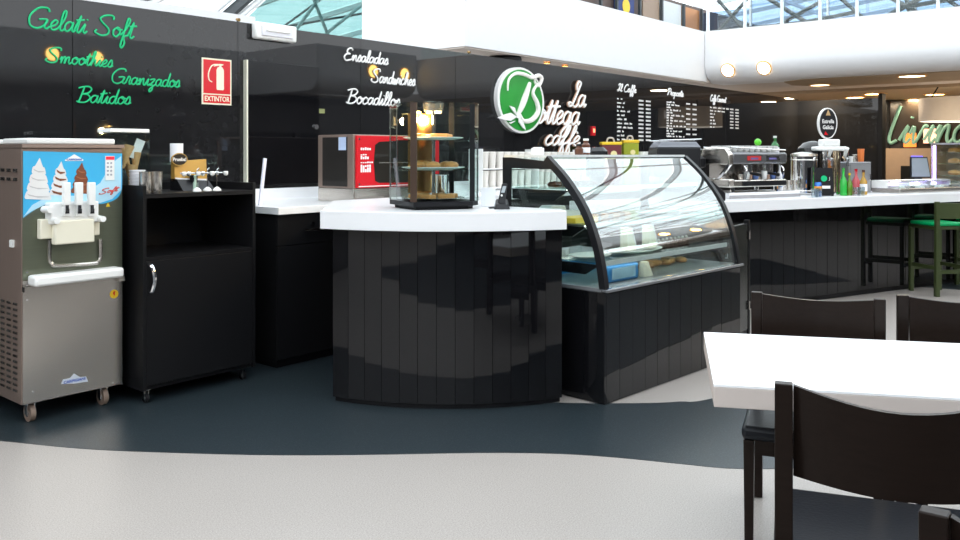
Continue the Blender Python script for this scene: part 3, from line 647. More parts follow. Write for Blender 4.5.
for x, y in ((.05, .06), (CW - .06, .06), (.05, CD - .06), (CW - .06, CD - .06)): caster(CB, x, y, .03, .085, M_blk2)
# ---- things on the side cabinet
TZ = 1.26
t = thing('cone_dispenser', 'clear box of wafer cones with white lid beside the soft serve machine', 'dispenser', (2.71, 5.24, TZ))
for x0, x1, y0, y1 in ((-.13, .13, -.085, -.081), (-.13, .13, .081, .085), (-.13, -.126, -.081, .081), (.126, .13, -.081, .081)):
    MB().box(x0, x1, y0, y1, 0, .375).build('acrylic_side', M_glass, t, smooth=False)
MB().box(-.13, .13, -.085, .085, .376, .40).build('lid', M_plw, t, smooth=False, bevel=.004)
M_wafer = mat('wafer_cone', (.62, .36, .16), .6, var=.25, scale=60)
for k, (x, y, z, tx, ty) in enumerate(((-.07,-.04,.02,.10,.05),(-.03,.03,.02,-.2,.1),(.02,-.04,.02,.15,.1),(.07,.02,.02,-.2,-.1),(-.06,.03,.13,.1,-.2),(.03,-.02,.14,-.3,.1),(-.02,-.03,.15,.3,.0),(.06,-.03,.10,.1,.1))):
    d = Vector((tx, ty, 1)).normalized()
    tag(MB().cyl((2.71+x, 5.24+y, TZ+z), Vector((2.71+x, 5.24+y, TZ+z)) + d*.15, .006, .032, n=12, cap=True).build('wafer_cone', M_wafer), 'tan wafer cone inside the clear lidded dispenser', 'ice cream cone', 'cones in the dispenser')
tag(MB().box(-.03, .03, -.002, .002, 0, .13).build('paper_slip', M_paper, loc=(2.76, 5.21, TZ + .21)), 'white paper slip among the wafer cones', 'paper'); bpy.data.objects['paper_slip'].rotation_euler = (.1, .35, 0)
t = thing('paper_cup_stack', 'stack of white paper cups with green mark beside cone dispenser', 'cups', (2.672, 5.0, TZ))
for k in range(6):
    z = k*.021
    MB().lathe([(.038, z), (.047, z + .03), (.050, z + .032), (.050, z + .036), (.044, z + .034)] if k else [(.03, 0), (.047, .03), (.05, .032), (.05, .036), (.044, .034)], n=20).build('cup', M_paper, t)
MB().cyl((.02, -.045, .115), (.021, -.0465, .115), .014, n=12).build('green_mark', M_green, t)
for px in (145.5, 156):
    p = onv(px, 194, 4.86); p.z = TZ
    tag(MB().lathe([(.01, 0), (.034, 0), (.036, .004), (.036, .125), (.038, .127), (.038, .132), (.034, .132), (.034, .02), (.01, .02)], n=20).build('steel_tumbler', M_steel, loc=p), 'steel tumbler beside the stacked white paper cups' if px < 150 else 'steel tumbler on the open side of the other tumbler, away from the paper cups', 'tumbler', 'steel tumblers on the cabinet')
# promo box with oval "Pruebalo" sign
p = onv(191, 188, 5.12); p.z = TZ
t = thing('promo_stand', 'gold and black promotional stand with oval black tasting sign and white tube', 'stand', p)
u0 = onv(175, 180, 5.12).x - p.x; u1 = onv(207, 180, 5.12).x - p.x
M_gold = mat('gold_card', (.45, .27, .06), .4, .2)
MB().hexa([(u0, -.10, 0), (u1, -.10, 0), (u1, .06, 0), (u0, .06, 0)], [(u0, -.02, .075), (u1, -.02, .06), (u1, .06, .06), (u0, .06, .075)]).build('tray_base', M_blk2, t, smooth=False)
MB().hexa([(u0, 0, .06), (u1, 0, .05), (u1, .05, .05), (u0, .05, .06)], [(u0, .01, .19), (u1, .01, .205), (u1, .05, .205), (u0, .05, .19)]).build('gold_card', M_gold, t, smooth=False)
MB().prism([(u0, .06), (u1, .05), (u1, .072), (u0+.09, .078), (u0, .085)], -.006, -.001, 'y').build('white_stripe', M_paper, t, smooth=False)
MB().cyl(((u0+u1)/2-.005, -.03, .10), ((u0+u1)/2-.005, -.03, .06), .022, n=12).build('tray_hole', M_blk, t)
q = onv(179, 150, 5.12)
MB().cyl((q.x - p.x, .03, .19), (q.x - p.x, .03, .31), .042, n=16).build('white_tube', M_paper, t)
q = onv(180, 159.5, 5.09); 
o = MB().prism([(q.x - p.x + .056*math.cos(2*math.pi*i/24), q.z - TZ + .040*math.sin(2*math.pi*i/24)) for i in range(24)], -.024, -.012, 'y').build('oval_sign', M_blk2, t)
MB().tube([(q.x - p.x + .056*math.cos(2*math.pi*i/24), -.024, q.z - TZ + .040*math.sin(2*math.pi*i/24)) for i in range(25)], .0035, 6).build('oval_rim', M_gold, o)
bfont('Prueba!', .032, M_ltr, 'sign_lettering', o, (q.x - p.x, -.0255, q.z - TZ), ext=.0005, bold=.0008)
# chrome topping holder
p = onv(207, 191, 4.90); p.z = TZ
t = thing('topping_rack', 'chrome rack of hanging ladles with three white domed feet on the cabinet', 'rack', p)
for px in (197, 210, 217):
    x = onv(px, 190, 4.90).x - p.x; yy = .03 if px == 210 else 0
    MB().lathe([(.004, .02), (.028, 0), (.026, .008), (.015, .02), (.005, .026)], x, yy, 16).build('domed_foot', M_plw, t)
    MB().tube([(x, yy, .02), (x, yy, .13), (x + .004, yy, .14), (x + .012, yy, .148), (x + .016, yy, .14)], .0035, 6).build('rod', M_chrome, t)
xa = onv(181, 173, 4.90).x - p.x; xb = onv(228, 173, 4.90).x - p.x; zb = onv(205, 173, 4.90).z - TZ
MB().cyl((xa, .012, zb), (xb, .012, zb), .005, n=8).build('cross_bar', M_chrome, t)
for k in range(7):
    x = xa + .02 + (xb - xa - .04)*k/6
    MB().lathe([(.005, zb - .02), (.014, zb - .012), (.016, zb + .006), (.012, zb + .01)], x, -.004 + .03*(k % 2), 12).build('ladle_bowl', M_chrome if k % 2 else M_plw, t)
q = onv(198, 163, 4.95)
tag(MB().lathe([(.012, 0), (.016, .005), (.016, .05), (.008, .065), (.008, .085), (.011, .086), (.011, .10), (.003, .105)], n=14).build('sauce_bottle', mat('mint_plastic', (.45, .62, .50), .4), loc=(q.x, 4.98, TZ)), 'small pale green bottle behind the chrome ladle rack', 'bottle')
# ================================================================== BACK COUNTER
BZ = 1.13; bo = onz(280, 372); BV = 4.86
BC = thing('back_counter_cabinet', 'black back counter cabinet with locked drawer and bar handle', 'cabinet', (3.62, BV, 0))
MB().box(0, 7.6, .02, .90, .06, 1.078).build('carcass', M_blk, BC, smooth=False)
MB().box(.03, 7.6, .05, .88, 0, .06).build('plinth', M_blk2, BC, smooth=False)
dw_ = MB().box(.002, .60, 0, .019, .86, 1.075).build('drawer', M_blk, BC, smooth=False, bevel=.002)
q = onv(312, 224, BV); MB().cyl((q.x - 3.62, 0, q.z), (q.x - 3.62, -.012, q.z), .016, n=14).build('lock', M_chrome, dw_)
qa = onv(303, 230, BV); qb = onv(322, 230, BV)
MB().box(qa.x - 3.62, qb.x - 3.62, -.028, -.018, qa.z - .006, qa.z + .006).box(qa.x - 3.60, qa.x - 3.59, -.018, 0, qa.z - .005, qa.z + .005).box(qb.x - 3.65, qb.x - 3.64, -.018, 0, qa.z - .005, qa.z + .005).build('handle', M_steel, dw_, smooth=False)
MB().box(.002, .60, 0, .019, .065, .855).build('door', M_blk, BC, smooth=False, bevel=.002)
for k in range(7): MB().box(.604 + .96*k, 1.56 + .96*k, 0, .019, .065, 1.075).build('door', M_blk, BC, smooth=False)
WT = thing('back_worktop', 'white back worktop with upstand below the black door', 'worktop', (3.60, 4.82, 1.08))
MB().box(0, 7.64, 0, .95, 0, .05).build('slab', M_solid, WT, smooth=False, bevel=.003)
MB().box(0.0, 7.64, .93, .949, .05, .14).build('upstand', M_solid, WT, smooth=False)
# pale strip leaning between cabinet and worktop
o = tag(MB().box(-.012, .012, -.006, .006, 0, .34).build('pale_strip', mat('lilac_white', (.70, .70, .82), .4), loc=(3.64, 5.09, 1.132)), 'thin pale lilac strip leaning on the end of the white worktop', 'strip'); o.rotation_euler = (0, .13, 0)
# ================================================================== OVEN
OV = thing('convection_oven', 'countertop convection oven with red glass door and steel sides', 'oven', (4.345, 4.87, BZ))
OW, OD, OH = .95, .44, .52
MB().box(0, OW, .02, OD, .0, .105).build('base', M_steel, OV, smooth=False, bevel=.004)
MB().box(0, OW, .02, OD, .106, OH).build('body', M_steelb, OV, smooth=False, bevel=.006)
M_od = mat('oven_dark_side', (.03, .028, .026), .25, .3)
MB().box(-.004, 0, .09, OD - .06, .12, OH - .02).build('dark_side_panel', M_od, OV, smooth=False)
od = MB().box(.015, OW - .015, -.005, .019, .11, OH - .008).build('door', M_red, OV, smooth=False, bevel=.003)
wpo = [(.20, .16), (.24, .145), (.5, .14), (.83, .145), (.86, .17), (.86, .45), (.83, .475), (.5, .48), (.24, .465), (.20, .44), (.185, .30)]
MB().prism(wpo, -.008, -.005, 'y').build('window', mat('oven_glass', (.025, .022, .018), .06), od, smooth=False)
MB().box(.24, .82, -.010, -.008, .298, .306).build('window_rack', M_steel, od, smooth=False)
for z in (.14, OH - .035): MB().cyl((.035, -.005, z), (.035, -.009, z), .008, n=10).build('screw', M_chrome, od)
rr = random.Random(4)
for z, n, h in ((.40, 5, .03), (.36, 3, .01), (.33, 4, .03), (.30, 6, .012), (.27, 5, .02), (.23, 5, .045)):
    mb = MB()
    for i in range(n): mb.box(.05 + .022*i, .05 + .022*i + .016, -.0065, -.005, z, z + h*rr.uniform(.5, 1))
    tag(mb.build('door_print', M_ltr, od, smooth=False), kind='stuff')
MB().box(.03, .7, -.0065, -.005, .118, .124).build('door_print', M_ltr, od, smooth=False)
MB().prism([(.10, .40), (.185, .40), (.185, .50), (.10, .50)], -.007, -.0041, 'x').build('rating_sticker', mat('sticker_blue', (.45, .55, .75), .5), OV, smooth=False)
MB().cyl((.02, .0, .08), (.02, .0, .03), .008, n=8).build('hinge_pin', M_steel, OV)
# ================================================================== CURVED COUNTER
A_ = (3.306, 4.02); Mi = (3.66, 3.285); B_ = (4.22, 2.855)
def circ(a, b, c):
    d = 2*(a[0]*(b[1]-c[1]) + b[0]*(c[1]-a[1]) + c[0]*(a[1]-b[1]))
    sq = [p[0]**2 + p[1]**2 for p in (a, b, c)]
    x = (sq[0]*(b[1]-c[1]) + sq[1]*(c[1]-a[1]) + sq[2]*(a[1]-b[1]))/d
    y = (sq[0]*(c[0]-b[0]) + sq[1]*(a[0]-c[0]) + sq[2]*(b[0]-a[0]))/d
    return x, y, math.hypot(a[0]-x, a[1]-y)
ccx, ccy, CR = circ(A_, Mi, B_)
angA = math.atan2(A_[1]-ccy, A_[0]-ccx) % (2*math.pi); angB = math.atan2(B_[1]-ccy, B_[0]-ccx) % (2*math.pi)
def ca(t, r): a = angA + (angB - angA)*t; return (ccx + r*math.cos(a), ccy + r*math.sin(a))
SZ = 1.16
CC = thing('curved_counter', 'curved black counter faced with narrow glossy vertical panels', 'counter', (ccx, ccy, 0))
NP = 13; t0, t1 = .035, 1.0
def lc(p): return (p[0] - ccx, p[1] - ccy)
for k in range(NP):
    ta = t0 + (t1 - t0)*k/NP + .0008; tb = t0 + (t1 - t0)*(k + 1)/NP - .0008
    a0 = lc(ca(ta, CR - .055)); a1 = lc(ca(tb, CR - .055)); b0 = lc(ca(ta, CR - .08)); b1 = lc(ca(tb, CR - .08))
    tw = (random.random() - .5)*.004
    MB().hexa([(a0[0], a0[1], .035), (a1[0], a1[1], .035), (b1[0], b1[1], .035), (b0[0], b0[1], .035)], [(a0[0] + tw, a0[1] + tw, 1.049), (a1[0] + tw, a1[1] + tw, 1.049), (b1[0], b1[1], 1.049), (b0[0], b0[1], 1.049)]).build('panel', M_gloss, CC, smooth=False)
core = [lc(ca(t0 + (t1 - t0)*i/20, CR - .085)) for i in range(21)] + [(4.33 - ccx, 3.10 - ccy), (4.33 - ccx, 3.5 - ccy), (4.70 - ccx, 3.9 - ccy), (4.70 - ccx, 4.70 - ccy), (4.12 - ccx, 4.70 - ccy)]
MB().prism(core, .0715, 1.049).build('core', M_blk, CC, smooth=False)
kick = [lc(ca(t0 + (t1 - t0)*i/20, CR - .082)) for i in range(21)] + [(4.30 - ccx, 3.10 - ccy), (4.30 - ccx, 3.5 - ccy), (4.6 - ccx, 4.6 - ccy), (4.14 - ccx, 4.6 - ccy)]
MB().prism(kick, .0025, .071).build('kick_plinth', M_blk2, CC, smooth=False)
sp = [ca(i/28, CR) for i in range(29)] + [(4.345, 2.98), (4.345, 3.52), (4.75, 3.9), (4.75, 4.80), (4.065, 4.80)]
o = tag(MB().prism([lc(p) for p in sp], 0, .11).build('curved_worktop', M_solid, loc=(ccx, ccy, 1.05), bevel=.003), 'thick white curved worktop on the glossy black panelled counter', 'worktop')
# ---- pastry carousel
PC = thing('pastry_carousel', 'glass pastry carousel with dark posts and three lit shelves on counter', 'display case', (3.93, 3.67, SZ), math.atan2(S_, C_) - math.pi/2)
ang = [248, 330, 351, 68, 150, 171]   # seen from the camera: -y is towards it
PR = .285; PH = .66
hexp = [(PR*math.cos(math.radians(a)), PR*math.sin(math.radians(a))) for a in (171+0, 248, 331, 351, 68, 151)]
MB().prism([(x*1.0, y*1.0) for x, y in hexp], .022, .05).build('base', M_blk2, PC, smooth=False)
MB().prism([(x*.88, y*.88) for x, y in hexp], .001, .022).build('foot', M_blk, PC, smooth=False)
for i in range(6):
    a = Vector(hexp[i]); b = Vector(hexp[(i+1) % 6]); n = (b - a).orthogonal().normalized()*.004
    MB().hexa([(a.x, a.y, .051), (b.x, b.y, .051), (b.x-n.x, b.y-n.y, .051), (a.x-n.x, a.y-n.y, .051)], [(a.x, a.y, PH-.011), (b.x, b.y, PH-.011), (b.x-n.x, b.y-n.y, PH-.011), (a.x-n.x, a.y-n.y, PH-.011)]).build('glass_side', M_glass, PC, smooth=False)
    w_, m_ = {1: (.020, mat('brown_post', (.05, .028, .018), .3)), 2: (.016, M_blk2), 4: (.016, M_blk2)}.get(i, (.004, M_chrome))
    MB().box(hexp[i][0]*.985 - w_, hexp[i][0]*.985 + w_, hexp[i][1]*.985 - min(w_, .008), hexp[i][1]*.985 + min(w_, .008), .051, PH-.011).build('post', m_, PC, smooth=False)
MB().prism(hexp, PH-.01, PH).build('top_glass', M_glass, PC, smooth=False)
MB().lathe([(.02, PH-.05), (.06, PH-.05), (.065, PH-.0105), (.02, PH-.0105)], n=20).build('lamp_housing', M_steel, PC)
M_copper = mat('copper_mirror', (.95, .55, .22), .12, 1.0)
MB().box(-.17, -.01, .10, .11, .09, PH-.06).build('back_mirror', M_copper, PC, smooth=False)
MB().cyl((0, 0, .05), (0, 0, PH-.05), .012, n=12).build('spindle', M_chrome, PC)
M_hal = mat('halogen', (1,.7,.35), .5, var=0, emit=(1, .62, .22), estr=14)
for x, y in ((-.10, .02), (-.03, .04), (.03, .0)):
    MB().cyl((x, y, PH-.05), (x, y, PH-.062), .018, n=12).build('lamp', M_hal, PC)
pl = bpy.data.lights.new('carousel_lamp', 'POINT'); pl.energy = 24; pl.color = (1, .62, .28); pl.shadow_soft_size = .03
plo = bpy.data.objects.new('carousel_lamp', pl); COL.objects.link(plo); plo.parent = PC; plo.location = (-.08, -.02, PH-.10)
M_shelf = glass('shelf_glass', (.80, .90, .88), .10)
for z in (.235, .42):
    MB().cyl((0, 0, z), (0, 0, z+.006), .235, n=28).build('shelf', M_shelf, PC)
M4 = Matrix.Translation((3.93, 3.67, SZ)) @ Matrix.Rotation(math.atan2(S_, C_) - math.pi/2, 4, 'Z')
def plate(x, y, z, r, lab, nm='plate', m=M_plw, mtx=M4):
    p = mtx @ Vector((x, y, z))
    return tag(MB().lathe([(.01, 0), (r*.6, .001), (r*.95, .012), (r, .016), (r*.98, .018), (r*.6, .006), (.01, .005)], n=26).build(nm, m, loc=p), lab, 'plate')
def pastry(p, kind, lab, grp, rz=0.0, s=1.0):
    if kind == 'croissant':
        pts = [(s*.07*math.cos(a), s*.05*math.sin(a) - .02*s, .02*s) for a in [math.pi*(.0 + 1.0*i/8) for i in range(9)]]
        mb = MB().tube(pts, [s*(.008 + .017*math.sin(math.pi*(i+.4)/8.8) + (.003 if i % 2 else 0)) for i in range(9)], 8)
        m = M_crust
    elif kind == 'bun':
        mb = MB().lathe([(.005, 0), (s*.04, .003), (s*.047, .018*s), (s*.036, .034*s), (.004, .042*s)], n=14); m = M_crust
    elif kind == 'choc':
        mb = MB().lathe([(.005, 0), (s*.04, .003), (s*.047, .016*s), (s*.036, .030*s), (.004, .036*s)], n=14); m = M_choc
    else:
        mb = MB().box(-.055*s, .055*s, -.025*s, .025*s, 0, .028*s); m = M_crust
    o = mb.build('pastry', m, loc=p, rz=rz, bevel=.006 if kind == 'slab' else 0)
    return tag(o, lab, 'pastry', grp)
plate(0, -.02, .4265, .19, 'white plate on the upper glass shelf of the pastry carousel')
plate(.0, -.02, .2415, .20, 'white plate with buns on the middle shelf of the pastry carousel')
plate(.0, -.02, .0505, .20, 'white plate on the carousel base', m=M_steel)
for k in range(6):
    a = 2*math.pi*k/6 + .3
    pastry(M4 @ Vector((.115*math.cos(a), -.02 + .115*math.sin(a), .062)), 'slab', 'flat golden pastry on the base plate of the pastry carousel', 'pastries at the carousel base', a)
for k in range(5):
    a = 2*math.pi*k/5 + .9
    pastry(M4 @ Vector((.11*math.cos(a) + .01, -.02 + .11*math.sin(a), .2535)), 'bun', 'golden bun on the middle plate of the pastry carousel', 'buns on the carousel middle shelf')
for k in range(4):
    a = 2*math.pi*k/4 + .5
    pastry(M4 @ Vector((.095*math.cos(a), -.02 + .095*math.sin(a), .4385)), 'slab', 'pale pastry on the upper plate of the pastry carousel', 'pastries on the carousel top shelf', a)
p = M4 @ Vector((.03, .13, .057))
tag(MB().lathe([(.02, .0), (.055, .0), (.06, .005), (.06, .14), (.063, .145), (.063, .152), (.058, .152), (.056, .02), (.02, .02)], n=22).build('steel_pot', M_chrome, loc=p), 'polished steel pot standing inside the pastry carousel', 'pot')
# ---- telephone and papers on the worktop
p = onz(502, 209, SZ)
t = thing('cordless_phone', 'black cordless phone upright on its charging base on white worktop', 'phone', p, math.atan2(S_, C_) - math.pi/2)
MB().hexa([(-.05, -.05, .001), (.05, -.05, .001), (.05, .06, .001), (-.05, .06, .001)], [(-.035, -.02, .03), (.035, -.02, .03), (.035, .05, .06), (-.035, .05, .06)]).build('charging_base', M_blk2, t, smooth=False, bevel=.004)
hs = MB().hexa([(-.030, -.01, .02), (.018, -.01, .02), (.018, .015, .03), (-.030, .015, .03)], [(.002, .045, .155), (.036, .045, .155), (.036, .065, .155), (.002, .065, .155)]).build('handset', M_blk2, t, smooth=False, bevel=.004)
MB().hexa([(-.006, .02, .10), (.016, .02, .10), (.016, .03, .10), (-.006, .03, .10)], [(.006, .036, .14), (.028, .036, .14), (.028, .05, .14), (.006, .05, .14)]).build('screen', mat('grey_lcd', (.30, .34, .36), .3), hs, smooth=False)
MB().cyl((-.002, .008, .085), (-.002, .0, .082), .006, n=10).build('key', M_plw, hs)
MB().tube(smoothpts([(-.05, .03, .006), (-.07, .01, .006), (-.08, .05, .006), (-.06, .09, .006), (-.02, .11, .006)], 5), .004, 6).build('cable', M_blk2, t)
p = onz(488.5, 206.5, SZ)
t = thing('paper_pile', 'leaning white papers on worktop between phone and carousel', 'papers', (p.x, p.y, SZ), math.atan2(S_, C_) - math.pi/2)
for k in range(4): MB().hexa([(-.05, .01*k, .001), (.045, .01*k, .001), (.045, .01*k + .004, .001), (-.05, .01*k + .004, .001)], [(-.05, .03 + .01*k, .12 - .012*k), (.045, .03 + .01*k, .12), (.045, .034 + .01*k, .12), (-.05, .034 + .01*k, .12 - .012*k)]).build('sheet', M_paper, t, smooth=False)
# ---- shelf with stacks of takeaway cups behind
sh = thing('cup_shelf', 'low white two tier shelf carrying takeaway cup stacks on back worktop', 'shelf', (7.45, 5.50, 1.131))
for z in (.02, .212): MB().box(-.95, .95, -.09, .09, z, z + .012).build('board', M_plw, sh, smooth=False)
for x in (-.945, 0, .935): MB().box(x, x + .01, -.09, .09, 0, .42).build('upright', M_plw, sh, smooth=False)
M_cup = mat('cup_card', (.72, .68, .63), .6, var=.05)
cupm = None
for row, z in enumerate((1.1635, 1.3555)):
    for k in range(15):
        if k == 7: continue
        x = 7.45 - .84 + .12*k
        if cupm is None:
            c0 = MB().lathe([(.02, 0), (.034, 0), (.043, .15), (.046, .152), (.046, .165), (.043, .168), (.02, .168)], n=16).build('takeaway_cup_stack', M_cup); cupm = c0.data; o = c0
        else:
            o = bpy.data.objects.new('takeaway_cup_stack', cupm); COL.objects.link(o)
        o.location = (x, 5.47, z)
        tag(o, 'pale card takeaway cup stack on the %s tier of the low shelf' % ('lower', 'upper')[row], 'cups', ('cups on the lower tier', 'cups on the upper tier')[row])
# ================================================================== CURVED GLASS DISPLAY CASE
U0, U1 = 4.38, 6.07; V0, V1 = 2.68, 3.53; LZ = .69; CRZ = math.radians(-4.0)
DC = thing('display_case', 'black pastry display case with curved glass front and panelled base', 'display case', (U0, V0, 0), CRZ)
DL = U1 - U0; DDp = V1 - V0
MB().box(.0, DL, .026, DDp, .05, LZ - .02).build('base_body', M_blk, DC, smooth=False)
MB().box(.03, DL - .03, .06, DDp - .03, .0025, .049).build('plinth', M_blk2, DC, smooth=False)
for k in range(12):
    a = DL*k/12 + .0012; b = DL*(k+1)/12 - .0012
    tw = (random.random() - .5)*.002
    MB().hexa([(a, 0, .006), (b, tw, .006), (b, .025, .006), (a, .025, .006)], [(a, 0, LZ - .03), (b, tw, LZ - .03), (b, .025, LZ - .03), (a, .025, LZ - .03)]).build('panel', M_gloss, DC, smooth=False)
MB().box(-.02, -.001, .0, DDp, .006, LZ - .02).build('side_panel', M_gloss, DC, smooth=False)
MB().box(-.02, DL + .02, -.02, .03, LZ - .019, LZ).build('front_ledge', mat('ledge_steel', (.25, .26, .28), .22, .8), DC, smooth=False, bevel=.004)
MB().box(0, DL, .031, DDp, LZ - .019, LZ - .001).build('deck', mat('deck_grey', (.30, .31, .32), .3, .4), DC, smooth=False)
cp = smoothpts([(.012, .692), (.035, .83), (.075, .98), (.158, 1.16), (.30, 1.34), (.455, 1.478)], 5)
MB().sheet([[(.03, y, z) for y, z in cp], [(DL - .03, y, z) for y, z in cp]], (0, .003, .004)).build('curved_glass', M_caseglass, DC)
n_ = len(cp)
def offs(d):
    out = []
    for i, (y, z) in enumerate(cp):
        a = cp[max(i-1, 0)]; b = cp[min(i+1, n_-1)]; tx, tz = b[0]-a[0], b[1]-a[1]; l = math.hypot(tx, tz)
        out.append((y + tz/l*d, z - tx/l*d))
    return out
inn = offs(.032)
for x0, x1 in ((-.012, .03), (DL - .03, DL + .012)):
    out_ = offs(-.012)
    MB().prism(out_ + inn[::-1], x0, x1, 'x').build('curved_frame', M_blk2, DC)
for x in (.012, DL - .026):     # end panel ring: black frame with a glazed window
    ring_o = inn + [(DDp, 1.478), (DDp, .692)]
    wi = [(y + .02, z) for y, z in inn]
    wi = [(.065, .70)] + [(y + .025, min(z - .005, 1.40)) for y, z in inn[4:] if z < 1.40]
    ex = wi[-1]
    win = wi + [(ex[0] + .05, 1.405), (DDp - .07, 1.405), (DDp - .07, .70)]
    # build ring as strips
    MB().prism([(DDp - .07, .692), (DDp, .692), (DDp, 1.478), (DDp - .07, 1.478)], x, x + .014, 'x').build('end_stile', M_blk2, DC, smooth=False)
    MB().prism([(ex[0] - .02, 1.405), (DDp - .07, 1.405), (DDp - .07, 1.478), (inn[-1][0], inn[-1][1]), (inn[-3][0], inn[-3][1])], x, x + .014, 'x').build('end_rail', M_blk2, DC, smooth=False)
    MB().prism([(inn[0][0], .693)] + inn[1:-3] + [(DDp - .07, 1.405), (DDp - .07, .693)], x + .005, x + .009, 'x').build('end_glass', M_glass, DC, smooth=False)
MB().box(.03, DL - .03, .445, DDp, 1.478, 1.494).build('top_panel', mat('top_milk', (.70, .72, .72), .2), DC, smooth=False)
for k in range(2):
    MB().box(.03 + (DL-.06)/2*k, .03 + (DL-.06)/2*(k+1), DDp - .03 + .012*k, DDp - .022 + .012*k, .695, 1.475).build('sliding_door', M_glass, DC, smooth=False)
M_led = mat('led_strip', (1, 1, .95), .5, var=0, emit=(1, .96, .86), estr=9.0)
M_shg = glass('case_shelf_glass', (.72, .84, .82), .08)
SHELVES = ((.83, .09), (1.055, .19), (1.275, .33))
for z, yf in SHELVES:
    s_ = MB().box(.05, DL - .05, yf, DDp - .08, z, z + .008).build('shelf', M_shg, DC, smooth=False)
    MB().box(.05, DL - .05, yf - .012, yf - .001, z - .018, z + .012).build('shelf_rail', M_plw, s_, smooth=False)
    MB().box(.06, DL - .06, yf + .005, yf + .018, z - .010, z - .001).build('light_strip', M_led, s_, smooth=False)
    for x in (.03, DL - .044):
        MB().prism([(yf - .02, z - .004), (DDp - .07, z - .004), (DDp - .07, z - .07), (yf + .09, z - .07)], x + .0005, x + .0135, 'x').build('shelf_bracket', M_blk2, DC, smooth=False)
def dcw(x, y, z): q = Matrix.Rotation(CRZ, 2) @ Vector((x, y)); return Vector((U0 + q.x, V0 + q.y, z))
z1 = SHELVES[0][0] + .0085; z2 = SHELVES[1][0] + .0085; z3 = SHELVES[2][0] + .0085
def platter(x, y, z, rx, ry, lab):
    mb = MB(); N = 28
    mb.lathe([(.01, 0), (.7, .001), (.95, .012), (1, .016), (.97, .018), (.7, .006), (.01, .005)], n=N)
    mb.v = [(a*rx, b*ry, c) for a, b, c in mb.v]
    return tag(mb.build('platter', M_plw, loc=dcw(x, y, z), rz=CRZ), lab, 'platter')
platter(.24, .30, z1, .17, .12, 'white oval platter on the lowest case shelf beside the curved end frame')
platter(.72, .27, z1, .27, .13, 'white oval platter carrying cream cake slices in the display case')
for x, lab in ((.58, 'tall cream cake slice at the end frame side of the oval platter'), (.84, 'tall cream cake slice at the far end of the oval platter')):
    t = thing('cake_slice', lab, 'cake', dcw(x, .24, z1 + .018), CRZ)
    MB().prism([(-.045, 0), (.06, 0), (.05, .025), (.0, .15), (-.045, .15)], -.03, .03, 'y').build('sponge', M_creamc, t, smooth=False, bevel=.004)
    MB().prism([(.052, .02), (.062, .024), (.008, .155), (-.045, .156), (-.045, .151), (.0, .151)], -.032, .032, 'y').build('icing', M_plw, t, smooth=False)
for k in range(9):
    t = thing('chocolate_cup', 'dark chocolate with white topping in the row on the lowest case shelf', 'chocolate', dcw(1.10 + .055*k, .36, z1), group='chocolates in the display case')
    MB().lathe([(.01, 0), (.02, .002), (.024, .03), (.01, .032)], n=10).build('shell', M_choc, t)
    MB().ball((0, 0, .036), .012, 8, 5).build('topping', M_plw, t)
for k in range(5):
    pastry(dcw(.16 + .10*k, .52, z3), 'choc', 'dark chocolate bun on the topmost case shelf', 'chocolate buns in the case', 0, 1.1)
for k in range(7):
    pastry(dcw(.80 + .11*k, .36 + .05*(k % 2), LZ), 'croissant' if k % 2 else 'bun', 'golden pastry lying on the deck of the display case', 'pastries on the case deck', k*.8)
for k in range(6):
    pastry(dcw(.25 + .12*k, .45, z2), 'slab', 'pale slab pastry on the middle shelf of the display case', 'pastries on the middle case shelf', .2*k)
platter(1.25, .42, z2, .25, .13, 'white oval platter on the middle shelf of the display case')
# blue advertising block, blue strip card, white triangular card, yellow boxes
t = thing('blue_ice_block', 'clear blue printed block standing on the case deck behind the glass', 'block', dcw(.36, .12, LZ), CRZ)
MB().box(-.17, .17, 0, .06, 0, .105).build('block', M_blue, t, bevel=.012)
MB().box(-.13, .13, -.002, -.0001, .02, .09).build('pale_print', mat('ice_print', (.35, .55, .75), .3, var=.5, scale=14), t, smooth=False)
t = thing('blue_banner', 'long blue card with dark script standing along the back of the case deck', 'card', dcw(.55, .60, LZ), CRZ)
MB().box(-.5, .5, 0, .004, 0, .10).build('card', mat('banner_blue', (.01, .20, .50), .4), t, smooth=False)
script('minini', -.46, .03, .09, .028, .006, lambda x, z: (x, -.004, z), .2, 5, 4).build('card_script', mat('banner_navy', (.01, .05, .18), .5), t)
tag(MB().prism([(-.05, 0), (.07, 0), (.0, .10), (-.05, .10)], -.02, .02, 'y').build('triangle_card', M_creamc, loc=dcw(.64, .14, LZ)), 'cream triangular card standing on the case deck beside the blue block', 'card')
tag(MB().box(-.12, .12, -.08, .08, 0, .035).build('yellow_box', M_yel, loc=dcw(.17, .35, z2), rz=CRZ, bevel=.004), 'flat yellow box on the middle case shelf next to the end glass', 'box')
t = thing('white_scale', 'white curved tray stand inside the case seen through the end glass', 'tray', dcw(.30, .62, z2), CRZ)
MB().prism([(-.20, 0), (.2, 0), (.2, .05), (.05, .055), (.03, .09), (-.10, .095), (-.16, .06)], -.05, .05, 'y').build('tray_shell', M_plw, t, bevel=.005)
